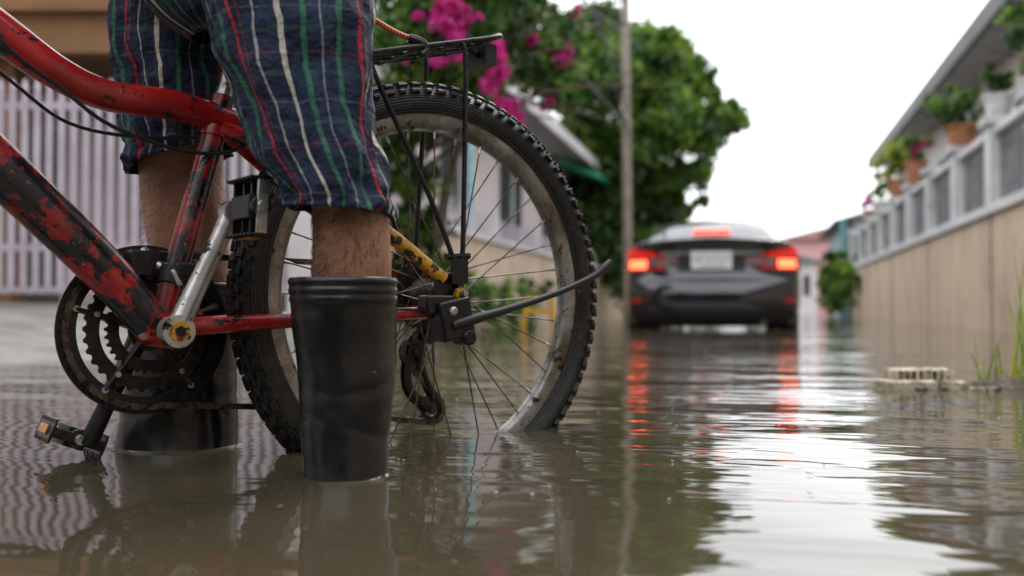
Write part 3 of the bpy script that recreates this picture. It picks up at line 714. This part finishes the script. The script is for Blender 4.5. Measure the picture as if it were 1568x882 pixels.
# ------------------------------------------------------------------ foliage
def foliage(name,blobs,n,size,mats,parent=None,seed=1,shell=.55,probs=None,droop=.3,elong=1.8,cz=(.12,.3)):
    g=np.random.default_rng(seed); B=np.array(blobs,float)
    if B.shape[1]==4: B=np.c_[B[:,:3],B[:,3],B[:,3],B[:,3]]
    wts=(B[:,3]*B[:,4]*B[:,5])**(2/3); wts/=wts.sum()
    nc=max(8,n//45); bi=g.choice(len(B),nc,p=wts)
    dirv=g.normal(size=(nc,3)); dirv/=np.linalg.norm(dirv,axis=1)[:,None]
    rad=g.uniform(shell,1.12,nc)
    C=B[bi,:3]+dirv*rad[:,None]*B[bi,3:]
    cs=g.uniform(cz[0],cz[1],nc)*B[bi,3]
    ci=g.integers(0,nc,n); d=g.normal(size=(n,3))*.6
    P=C[ci]+d*cs[ci][:,None]
    t=g.normal(size=(n,3)); t[:,2]-=droop; t/=np.linalg.norm(t,axis=1)[:,None]
    nn=g.normal(size=(n,3)); nn[:,2]+=.8; b=np.cross(t,nn); b/=np.linalg.norm(b,axis=1)[:,None]+1e-9
    s=size*g.uniform(.6,1.3,n)[:,None]
    V=np.empty((n,4,3)); V[:,0]=P-t*s*elong*.5; V[:,1]=P+b*s*.5; V[:,2]=P+t*s*elong*.5; V[:,3]=P-b*s*.5
    me=bpy.data.meshes.new(name); me.from_pydata(V.reshape(-1,3).tolist(),[],np.arange(n*4).reshape(n,4).tolist())
    for m_ in mats: me.materials.append(m_)
    cm=g.choice(len(mats),nc,p=probs)
    mi=np.where(g.random(n)<.25,g.choice(len(mats),n,p=probs),cm[ci])
    me.polygons.foreach_set('material_index',mi.astype(np.int32)); me.update()
    o=bpy.data.objects.new(name,me); sc.collection.objects.link(o)
    if parent: o.parent=parent
    return o
L1=leafmat('leaf_mid',(.055,.13,.016),(.10,.21,.03),.5,2)
L2=leafmat('leaf_light',(.15,.28,.03),(.24,.36,.05),.55,2)
L3=leafmat('leaf_dark',(.012,.042,.010),(.03,.075,.018),.35,2)
LM=leafmat('bract_magenta',(.58,.02,.24),(.80,.06,.42),.4,4)
LY=leafmat('leaf_yellow_green',(.35,.40,.03),(.5,.42,.04),.4,4)
M_bark=mat('bark',(.09,.065,.045),.9,0,.4,10,bump=(30,.01),mp=(1,1,.3))
def W(px,py,Y): return ((px-784)/1524*Y,Y,.21+(472-py)/1524*Y)
tree=empty('street_tree')
bl=[]
for px,py,r,Y in((945,105,72,19),(1030,92,45,19.5),(885,115,70,18.5),(1000,190,60,19),(1060,205,45,19),(1098,188,36,19),(950,250,62,20),(1048,268,34,19.5),(1012,320,40,20),(915,50,42,19),(1128,184,20,19),(900,225,60,20),(985,68,38,19),(940,335,50,20),(1062,128,34,20),(893,310,45,20),(1020,78,34,19),(1088,150,22,19.4),(1005,140,50,19.6),(1062,312,18,19.8),(990,275,36,20.4),(1035,330,22,20)):
    x,y,z=W(px,py,Y); q=r/1524*Y; bl.append((x,y,z,q,q*1.2,q*.85))
foliage('crown',bl,50000,.10,[L1,L2,L3],tree,3,.35,[.40,.38,.22],cz=(.12,.30))
w=MB(); b0=Vector((1.55,20,-.2))
w.tube([b0,b0+Vector((.1,0,1.6)),b0+Vector((.45,-.2,2.6)),b0+Vector((.9,-.5,4.2)),b0+Vector((1.2,-.6,5.3))],[.2,.16,.13,.09,.04],M_bark,12,4)
for dx,dy,dz,z1 in((1.6,-.6,1.6,2.4),(2.2,-.6,1.1,2.2),(-.6,-.8,2.2,2.3),(.6,.6,2.6,2.4),(1.9,-.4,2.4,2.8),(-.2,-.9,3.0,2.5)):
    a=b0+Vector((.35,-.1,z1)); w.tube([a,a+Vector((dx*.4,dy*.4,dz*.55)),a+Vector((dx,dy,dz))],[.08,.05,.02],M_bark,8,4)
w.obj('trunk',tree)
bg=empty('bougainvillea')
bl=[]
for px,py,r,Y in((620,50,75,7.2),(700,70,75,7.2),(650,150,60,7.2),(760,60,70,7.5),(820,80,60,8),(730,140,45,7.3),(600,190,60,7.3),(625,270,50,7.3),(640,350,45,7.4),(860,30,45,8.5),(845,130,35,8.4),(660,-30,90,7.2),(780,-20,70,7.6),(620,420,40,7.4),(790,120,30,7.6),(665,400,35,7.2)):
    x,y,z=W(px,py,Y); q=r/1524*Y; bl.append((x,y,z,q,q*.9,q*.9))
foliage('leaves',bl,30000,.042,[L1,L2,L3],bg,5,.2,[.42,.25,.33],cz=(.12,.34))
bl=[]
for px,py,r,Y in((693,28,26,6.75),(700,55,18,6.75),(757,100,24,6.9),(745,130,18,6.9),(780,175,20,7.0),(862,88,16,7.7),(840,158,11,7.9),(678,90,14,6.75),(770,160,16,6.9),(880,10,10,8),(720,15,14,6.8),(762,70,14,6.9),(640,20,10,6.75),(700,80,12,6.75),(735,70,9,6.9),(795,190,10,7),(815,60,9,7.4),(870,70,9,7.8),(620,90,9,6.8),(605,140,8,6.8),(760,120,14,6.9),(672,10,12,6.75)):
    x,y,z=W(px,py,Y); q=r/1524*Y; bl.append((x,y,z,q,q,q))
foliage('flowers',bl,5600,.034,[LM],bg,6,.1,None,0,1.1,cz=(.2,.55))
w=MB(); bx=Vector((-.75,7.4,-.1))
w.tube([bx,bx+Vector((.05,0,.6)),bx+Vector((-.03,0,1.3)),bx+Vector((.15,-.05,2.1))],[.07,.055,.045,.03],M_bark,10,4)
w.tube([bx+Vector((.05,0,.0)),bx+Vector((.17,0,.7)),bx+Vector((.35,0,1.5)),bx+Vector((.8,.1,2.2))],[.05,.04,.03,.015],M_bark,10,4)
for k in range(16):
    a=bx+Vector((.1,0,1.3+random.random()*.5)); e=Vector((random.uniform(-.5,1.35),7.4+random.uniform(-.4,.9),random.uniform(1.6,2.6)))
    w.tube([a,(a+e)/2+Vector((0,0,.2)),e],[.02,.012,.005],M_bark,6,4)
w.obj('stems',bg)
def grp(name,items,n,size,mats,seed,**k): return foliage(name,items,n,size,mats,None,seed,**k)
it=[]
for s in np.arange(7.5,12,.6): 
    p=SW(-2.6,s,.25); it.append((p.x,p.y,.15+.25*random.random(),.28,.28,.3))
grp('verge_plants',it,5000,.04,[L1,L2,L3],11,shell=.2)
it=[]
for s in np.arange(19,30,.8): 
    p=SW(-2.3-random.random()*.6,s,0); it.append((p.x,p.y,.6+random.random()*1.3,.7,.8,.8))
grp('hedge',it,16000,.08,[L1,L3,L2],12,shell=.2,probs=[.45,.35,.2])
it=[]
for s in np.arange(22.5,27,.6): 
    p=SW(1.75+random.random()*.3,s,0); it.append((p.x,p.y,.5+random.random()*.9,.32,.5,.5))
grp('roadside_bush',it,6000,.07,[L1,L3,L2],13,shell=.2)
it=[]
for k in range(26):
    p=SW(-16+k*1.25+random.random(),58+random.random()*5,0); it.append((p.x,p.y,1.2+random.random()*1.0,1.6,1.6,1.5))
grp('distant_trees',it,12000,.25,[L1,L3,L2],14,shell=.3)
w=MB(); w.b2(-14,14,-12.3,-12.1,-.2,4.6,M_tan); w.b2(-14,14,-12.8,-11.8,4.6,4.8,M_eave); w.b2(-5,-3.5,-12.09,-12.05,0,2.1,M_glass); w.b2(.5,2,-12.09,-12.05,1,2.1,M_glass); w.obj('sky_block_house',rz=RS)  # unseen house added behind the camera, blocking sky from reflections
it=[]
for k in range(9):
    p=SW(-4.6+k*.85,-8.5+random.random()*2,0); it.append((p.x,p.y,1.2+random.random()*2.6,1.2,1.2,1.5))
grp('sky_block_trees',it,9000,.2,[L1,L3],15,shell=.3)  # unseen trees added behind the camera to darken surfaces facing it

M_terra=mat('terracotta',(.38,.16,.08),.8,0,.2,8); M_potw=mat('white_pot',(.6,.6,.58),.6)
def pot_plant(r,s,z,ph,pr,fr,mats,pm,seed,n=700,size=.05,fz=None):
    p=SW(r,s,z); e=empty('potted_plant',p)
    w=MB(); w.lathe([(0,0),(pr*.72,0),(pr,ph*.88),(pr*1.12,ph*.88),(pr*1.12,ph),(pr*.95,ph),(pr*.9,ph*.9),(0,ph*.88)],pm,24,closed=False)
    o=w.obj('pot',e); o.rotation_euler=(math.pi/2,0,0)
    foliage('leaves',[(0,0,ph+fr*.8,fr,fr,fr*(fz or 1))],n,size,mats,e,seed,shell=.1)
pot_plant(2.27,17.3,2.02,.3,.14,.36,[LY,L2],M_terra,21,1200,.05,1.1)
pot_plant(2.27,15.3,2.02,.3,.15,.24,[L1,LM,L2],M_terra,22,700,.05)
pot_plant(2.27,12.0,2.02,.24,.17,.30,[L1,L2,L3],M_terra,23,1300,.04)
pot_plant(2.27,8.75,2.02,.22,.15,.32,[L1,L2,L3],M_terra,24,1300,.04)
pot_plant(2.27,19.6,1.95,.25,.15,.3,[L1,L2],M_potw,25,500,.05)
pot_plant(2.27,21.2,1.95,.25,.12,.2,[L1,LM],M_terra,26,300,.05)
pot_plant(2.27,10.3,2.02,.22,.13,.16,[L1,L3],M_potw,27,500,.04)
w=MB(); pb=Vector((1.87,16,0)); M_pole=mat('pole_concrete',(.24,.20,.165),.85,0,.25,3)
w.tube([pb+Vector((0,0,-.2)),pb+Vector((-.02,0,3)),pb+Vector((-.06,0,8.2))],[.080,.070,.055],M_pole,14)
w.box(pb+Vector((-.05,0,6.9)),(1.4,.08,.1),M_steel)
for dx in(-.6,-.2,.25,.6): w.cyl(pb+Vector((dx-.05,0,6.95)),pb+Vector((dx-.05,0,7.1)),.035,M_white,seg=10)
w.obj('utility_pole')
w=MB()
def wire(a,b,sag,r=.008):
    a=Vector(a);b=Vector(b); pts=[a.lerp(b,t)-Vector((0,0,sag*4*t*(1-t))) for t in np.linspace(0,1,12)]; w.tube(pts,r,M_blkpl,6)
for dx in(-.65,-.25,.2,.55): wire(pb+Vector((dx,0,7.1)),(dx-1.5,-8,7.0),.4); wire(pb+Vector((dx,0,7.1)),SW(-1+dx,50,7),.5)
wire(pb+Vector((0,0,3.2)),(-.7,6.0,3.4),.25,.014); wire(pb+Vector((0,0,3.9)),(-.2,6.4,3.9),.2,.012); wire(pb+Vector((0,0,4.6)),(-1.5,5.0,4.2),.3,.012)
wire(pb+Vector((0,0,4.8)),(-2.5,9.0,3.6),.3,.012); wire(pb+Vector((0,0,3.0)),(.55,9.0,3.9),.1,.014); wire(pb+Vector((0,0,3.4)),(.75,9.0,3.9),.1,.012)
w.obj('overhead_wires')
def simple_house(name,r0,r1,s0,s1,h,wm,rm,rh_=.8):
    e=empty(name,rz=RS); w=MB(); w.b2(r0,r1,s0,s1,-.2,h,wm); w.obj('walls',e)
    w=MB(); c=(r0+r1)/2; vs=[]
    for s in(s0-.3,s1+.3): vs+=[(r0-.3,s,h+.01),(r1+.3,s,h+.01),(c,s,h+rh_)]
    w.add(vs,[(0,1,2),(5,4,3),(0,2,5,3),(2,1,4,5),(1,0,3,4)],rm); w.obj('roof',e,smooth=False)
    w=MB()
    for k in range(3):
        x=r0+(r1-r0)*(.15+.28*k); w.b2(x,x+(r1-r0)*.15,s0-.03,s0-.01,h*.35,h*.75,M_glass)
        s=s0+(s1-s0)*(.15+.3*k); q=r0-.02 if r0>0 else r1+.02; w.b2(q-.01,q+.01,s,s+.8,h*.35,h*.75,M_glass)
    w.obj('windows',e)
M_pink=mat('pink_wall',(.60,.34,.34),.8,0,.1,1); M_slate=mat('blue_grey_wall',(.22,.27,.30),.7,0,.2,1)
M_tile=mat('orange_roof',(.36,.2,.16),.8)
simple_house('slate_shed',2.15,5,25.2,31,2.3,M_slate,M_roofd,.5)
simple_house('pink_house',1.2,5.5,44,50,3.1,M_pink,M_tile,.6)
simple_house('white_garage',.6,2.2,38,41,1.9,M_white,M_roofd,.3)
simple_house('distant_house',-9,-3.2,34,44,3.4,M_pinkw,M_roofd,.9)
w=MB(); w.tube([(2.05,24.9,-.2),(2.05,24.9,2.35)],.06,mat('teal_post',(.10,.32,.36),.5),10); w.obj('teal_post',rz=RS)

w=MB(); M_ystool=mat('yellow_plastic',(.7,.38,.03),.4,0,.1,5); c=Vector((.26,9.6,0))
w.box(c+Vector((0,0,.30)),(.3,.3,.03),M_ystool,taper=.92)
for sx in(1,-1):
    for sy in(1,-1): w.tube([c+Vector((.12*sx,.12*sy,.29)),c+Vector((.165*sx,.165*sy,-.18))],[.022,.026],M_ystool,8)
for sx in(1,-1): w.box(c+Vector((.135*sx,0,.18)),(.02,.26,.05),M_ystool); w.box(c+Vector((0,.135*sx,.18)),(.26,.02,.05),M_ystool)
w.obj('plastic_stool',bevel=.004)

# debris, foam block, soil, grass
M_foam=mat('dirty_foam',(.50,.44,.34),.9,0,.25,20,patches=[((.18,.13,.085),22,.46,.66),((.08,.06,.04),60,.6,.68)],bump=(60,.006))
def chunk(w,c,sz,R,m_,seed,amp=.004):
    bm=bmesh.new(); bmesh.ops.create_cube(bm,size=2); bmesh.ops.subdivide_edges(bm,edges=bm.edges[:],cuts=7,use_grid_fill=True)
    bm.verts.index_update(); vs=[]
    for v in bm.verts:
        p=v.co.copy(); k=sum(abs(q)>.95 for q in p); p=Vector((p.x*sz[0]/2,p.y*sz[1]/2,p.z*sz[2]/2))
        if k>=2: p*=.96
        q=p*45+Vector((seed,0,0)); p+=Vector((noise.noise(q),noise.noise(q+Vector((9,0,0))),noise.noise(q+Vector((0,9,0)))))*amp
        vs.append(R@p+Vector(c))
    fs=[tuple(v.index for v in f.verts) for f in bm.faces]; w.add(vs,fs,m_); bm.free()
w=MB()
R=Matrix.Rotation(.12,3,'Z')@Matrix.Rotation(.05,3,'X')
chunk(w,(1.09,2.67,.030),(.165,.075,.036),R,M_foam,1)
for k in range(8): w.box((1.022+k*.019,2.629+k*.0023,.034),(.007,.012,.022),M_blk,R)
chunk(w,(1.03,2.62,.008),(.15,.08,.026),Matrix.Rotation(-.1,3,'Z'),M_foam,5)
chunk(w,(1.17,2.64,.006),(.06,.05,.02),Matrix.Rotation(.5,3,'Z'),M_foam,8)
w.obj('foam_block')
def mound(name,c,rx,ry,h,m_,seed):
    w=MB(); vs=[];n=44
    for i in range(n+1):
        for j in range(n+1):
            x=(i/n*2-1)*rx;y=(j/n*2-1)*ry; q=max(0,1-(x/rx)**2-(y/ry)**2)
            z=h*q**.7*(1+.9*noise.noise(Vector((x*14,y*14,seed))))+.016*noise.noise(Vector((x*60,y*60,seed)))*(q>0)-.012
            vs.append((c[0]+x,c[1]+y,z))
    w.add(vs,[(i*(n+1)+j,(i+1)*(n+1)+j,(i+1)*(n+1)+j+1,i*(n+1)+j+1) for i in range(n) for j in range(n)],m_); w.obj(name)
M_soil=mat('wet_soil',(.07,.05,.032),.7,0,.4,20,bump=(80,.006))
mound('soil_mound',(1.55,2.66),.40,.15,.045,M_soil,3)
w=MB()
for k in range(26):
    x=1.0+.32*random.random(); w.box((x,2.54+.13*random.random(),.002),(random.uniform(.01,.04),.010,.008),M_foam if k%2 else M_soil,Matrix.Rotation(random.random()*3,3,'Z'))
w.obj('floating_litter')
w=MB()
def blade(b,tip,wd,m_):
    b=Vector(b);t=Vector(tip); s=Vector((1,.2,0))*wd; m1=b.lerp(t,.35)+Vector((0,0,.01)); m2_=b.lerp(t,.7)+Vector((0,0,.022))
    w.add([b-s,b+s,m1+s*.9,m1-s*.9,m2_+s*.6,m2_-s*.6,t],[(0,1,2,3),(3,2,4,5),(5,4,6)],m_)
for k in range(110):
    h=random.uniform(.03,.13) if k<75 else random.uniform(.16,.42)
    x=1.27+.4*random.random() if k<75 else random.gauss(1.41,.035); y=2.62+.12*random.random()
    blade((x,y,-.01),(x+random.uniform(-.05,.05),y+random.uniform(-.05,.05),h),.0028,[L1,L2,L2,LY][k%4])
blade((1.247,2.66,-.01),(1.232,2.66,.145),.003,L2); blade((1.30,2.66,-.01),(1.285,2.66,.09),.003,L2); blade((1.253,2.65,-.01),(1.262,2.66,.07),.003,L2)
w.obj('grass_tufts')

# ------------------------------------------------------------------ car
M_paint=mat('dark_car_paint',(.012,.013,.020),.14,.3,.1,2,coat=1)
M_paint.node_tree.nodes['Principled BSDF'].inputs['Coat IOR'].default_value=1.65
M_cg=mat('car_glass',(.03,.036,.045),.04,0,.1,2,ior=2.1)
M_trim=mat('car_trim',(.015,.015,.015),.55)
M_redl=mat('tail_lens_red',(.45,.01,.012),.12,0,.2,20,coat=1)
M_clear=mat('tail_lens_clear',(.25,.15,.15),.12,.3,.3,20,coat=1)
M_lit=emis('brake_light_lit',(1,.13,.05),4.5); M_lit2=emis('brake_glow',(1,.02,.015),.5)
car=empty('parked_car',SW(-.43,10.42,-.19),-math.radians(11.6)); car.scale=(1.035,1.035,1.0)
half=[(0,.22,.12),(.5,.21,.12),(.77,.22,.10),(.84,.30,.03),(.868,.42,-.03),(.877,.56,-.035),(.875,.66,-.01),(.872,.71,.045),(.868,.80,.065),(.862,.90,.07),(.84,1.0,.05),(.79,1.07,.015),(.71,1.105,-.005),(.4,1.12,-.02),(0,1.125,-.025)]
HP=cr(half,3); n_=3.3; D=.42
sideZ=np.array([h[1] for h in half[2:13]]); sideW=np.array([h[0] for h in half[2:13]]); sideY=np.array([h[2] for h in half[2:13]])
def plan(t): return math.sin(t)**(2/n_), D*(1-max(0,math.cos(t))**(2/n_))
stn=[]
for t in np.linspace(0,math.pi/2,16): q,y=plan(t); stn.append((q,y,1-(t/(math.pi/2))**2,1.0))
for y,zt in((.7,1.0),(1.0,.97),(1.6,.93),(2.4,.93),(3.0,.93),(3.5,.90),(3.8,.86)): stn.append((1,y,0,zt))
for t in np.linspace(math.pi/2,0,12): q,y=plan(t); stn.append((q,4.5-y*1.3,0,.84-.22*(1-t/(math.pi/2))))
vs=[]
full=list(HP)+[np.array([-p[0],p[1],p[2]]) for p in HP[-2:0:-1]]
m_=len(full)
for q,y,f,zt in stn:
    for p in full:
        vs.append((p[0]*q,y+p[2]*f,.2+(p[1]-.2)*(zt*1.125-.2)/(.925)))
w=MB(); w.add(vs,[(i*m_+k,i*m_+(k+1)%m_,(i+1)*m_+(k+1)%m_,(i+1)*m_+k) for i in range(len(stn)-1) for k in range(m_)],M_paint)
w.obj('body_shell',car,angle=50)
gs=[(.40,1.105),(.6,1.20),(.85,1.305),(1.1,1.375),(1.35,1.415),(1.7,1.432),(2.1,1.43),(2.5,1.40),(2.8,1.29),(3.15,1.13),(3.4,1.02)]
G=cr(gs,2); w=MB(); vs=[]
for y,zt in G:
    zb=1.0; wb=.76; wt=wb-(zt-zb)*.50
    hp=[(wb,zb),(wb-.02,zb+.03),( (wb+wt)/2,(zb+zt)/2),(wt+.015,zt-.05),(wt-.05,zt-.012),(wt*.6,zt+.004),(0,zt+.012)]
    hp=[(x,z) for x,z in hp]+[(-x,z) for x,z in hp[-2::-1]]
    vs+=[(x,y,z) for x,z in hp]
m2=13; 
for i in range(len(G)-1):
    ym=(G[i][0]+G[i+1][0])/2
    for k in range(m2-1):
        top=k in(4,5,6,7); pil=k in(3,8)
        roof=1.2<ym<2.5
        mm=M_paint if (pil or (top and roof) or (k in(1,2,9,10) and (1.9<ym<2.0 or ym<.95))) else (M_cg if (top or k in(1,2,9,10)) else M_paint)
        a=i*m2+k; w.add([vs[a],vs[a+1],vs[a+1+m2],vs[a+m2]],[(0,1,2,3)],mm)
o=w.obj('greenhouse',car,angle=60)
bm=bmesh.new(); bm.from_mesh(o.data); bmesh.ops.remove_doubles(bm,verts=bm.verts,dist=.0005); bm.to_mesh(o.data); bm.free()
def rp(t,z,off=.012):
    q,y=plan(t); Wz=np.interp(z,sideZ,sideW); yo=np.interp(z,sideZ,sideY)*(1-(t/(math.pi/2))**2)
    return Wz*q+off*math.sin(t), y+yo-off*math.cos(t)
def patch(w,t0,t1,zf0,zf1,m_,off,sg=1,nt_=12,nz=5):
    vs=[]
    for i in range(nt_+1):
        t=t0+(t1-t0)*i/nt_; u=i/nt_
        for j in range(nz+1):
            z=zf0(u)+(zf1(u)-zf0(u))*j/nz; x,y=rp(t,z,off); vs.append((x*sg,y,z))
    fs=[(i*(nz+1)+j,(i+1)*(nz+1)+j,(i+1)*(nz+1)+j+1,i*(nz+1)+j+1) for i in range(nt_) for j in range(nz)]
    if sg<0: fs=[f[::-1] for f in fs]
    w.add(vs,fs,m_)
w=MB()
for sg in(1,-1):
    patch(w,.36,1.42,lambda u:.80-.02*u,lambda u:.95+.13*u**.7,M_redl,.014,sg)
    patch(w,.20,.40,lambda u:.845,lambda u:.93+.01*u,M_clear,.018,sg)
    patch(w,.42,.60,lambda u:.84,lambda u:.93,M_clear,.022,sg)
    patch(w,.64,1.08,lambda u:.815,lambda u:.905,M_lit,.024,sg)
    patch(w,.50,1.30,lambda u:.94,lambda u:.965+.06*u,M_lit2,.022,sg)
    patch(w,.75,1.1,lambda u:.46,lambda u:.50,M_redl,.012,sg)
w.obj('tail_lights',car)
w=MB()
for sg in(1,-1):
    patch(w,.0,1.2,lambda u:.22,lambda u:.36,M_trim,.012,sg)
    patch(w,.0,.45,lambda u:.955,lambda u:.985,M_steel,.012,sg)
    patch(w,.0,1.4,lambda u:.675,lambda u:.685,M_trim,.006,sg)
    patch(w,.0,.20,lambda u:.78,lambda u:.95,M_trim,.004,sg)
w.cyl((.5,-.01,.25),(.5,.2,.25),.03,M_spoke)
w.obj('bumper_trim',car)
M_plate=mat('plate_white',(.75,.76,.76),.4,0,.03,20); M_plk=mat('plate_glyph',(.05,.05,.05),.5)
w=MB(); yb=.03
w.box((0,yb,.895),(.40,.012,.185),M_plate)
for k,x in enumerate((-.15,-.10,-.03,.03,.09,.15)): w.box((x,yb-.008,.915),(.010,.003,.07),M_plk); w.box((x+.012,yb-.008,.915+(.03 if k%2 else -.02)),(.026,.003,.010),M_plk)
for x in np.arange(-.1,.12,.03): w.box((x,yb-.008,.835),(.016,.003,.018),M_plk)
w.obj('licence_plate',car)
w=MB(); w.box((0,.62,1.235),(.38,.04,.04),emis('high_brake_lit',(1,.13,.09),2.2),Matrix.Rotation(.3,3,'X')); w.obj('high_brake_light',car)
w=MB()
for sx in(.79,-.79):
    for y in(.95,3.55):
        w.lathe([(0,-.1),(.2,-.1),(.215,-.06),(.30,-.09),(.325,-.07),(.325,.07),(.30,.095),(.215,.09),(.2,.05),(0,.05)],M_tyre,40,(0,0,0),closed=False)
        n=40*10; 
        for i in range(len(w.v)-n,len(w.v)):
            x_,y_,z_=w.v[i]; w.v[i]=(sx+y_*(1 if sx>0 else -1),y+x_,.325+z_)
w.obj('wheels',car)
w=MB()
for sg in(1,-1):
    w.box((.98*sg,2.95,1.03),(.20,.10,.13),M_paint); w.box((.87*sg,2.95,.99),(.1,.04,.03),M_trim)
w.obj('mirrors',car,bevel=.03)

# ------------------------------------------------------------------ sky, sun, camera
world=bpy.data.worlds.new('World'); sc.world=world; world.use_nodes=True; nt=world.node_tree
bgn=nt.nodes['Background']; sky=nt.nodes.new('ShaderNodeTexSky'); sky.sky_type='NISHITA'; sky.sun_disc=False
EL=math.radians(50); AZ=math.radians(30)
sky.sun_elevation=EL; sky.sun_rotation=AZ; sky.dust_density=4
tc=nt.nodes.new('ShaderNodeTexCoord'); nz=nt.nodes.new('ShaderNodeTexNoise'); nz.inputs['Scale'].default_value=2.2; nz.inputs['Detail'].default_value=3
nt.links.new(tc.outputs['Generated'],nz.inputs['Vector'])
cl=mixc(nt,ramp(nt,nz.outputs[0],.3,.7),(20,20.7,21.7),(25,25.3,25.6))
nt.links.new(mixc(nt,.88,sky.outputs[0],cl),bgn.inputs['Color']); bgn.inputs['Strength'].default_value=.1
sl=bpy.data.lights.new('sun','SUN'); sl.energy=1.3; sl.angle=math.radians(14); sl.color=(1,.97,.92)
so=bpy.data.objects.new('sun',sl); sc.collection.objects.link(so)
dv=Vector((math.sin(AZ)*math.cos(EL),math.cos(AZ)*math.cos(EL),math.sin(EL)))
so.rotation_euler=dv.to_track_quat('Z','Y').to_euler()
cam=bpy.data.cameras.new('camera'); co=bpy.data.objects.new('camera',cam); sc.collection.objects.link(co)
cam.lens=35; cam.sensor_width=36; cam.clip_start=.02; cam.clip_end=800
co.location=(0,0,.21); co.rotation_euler=(math.radians(90+1.165),0,0)
cam.dof.use_dof=True; cam.dof.focus_distance=1.46; cam.dof.aperture_fstop=2.8
sc.camera=co
print('objects',len(bpy.data.objects))
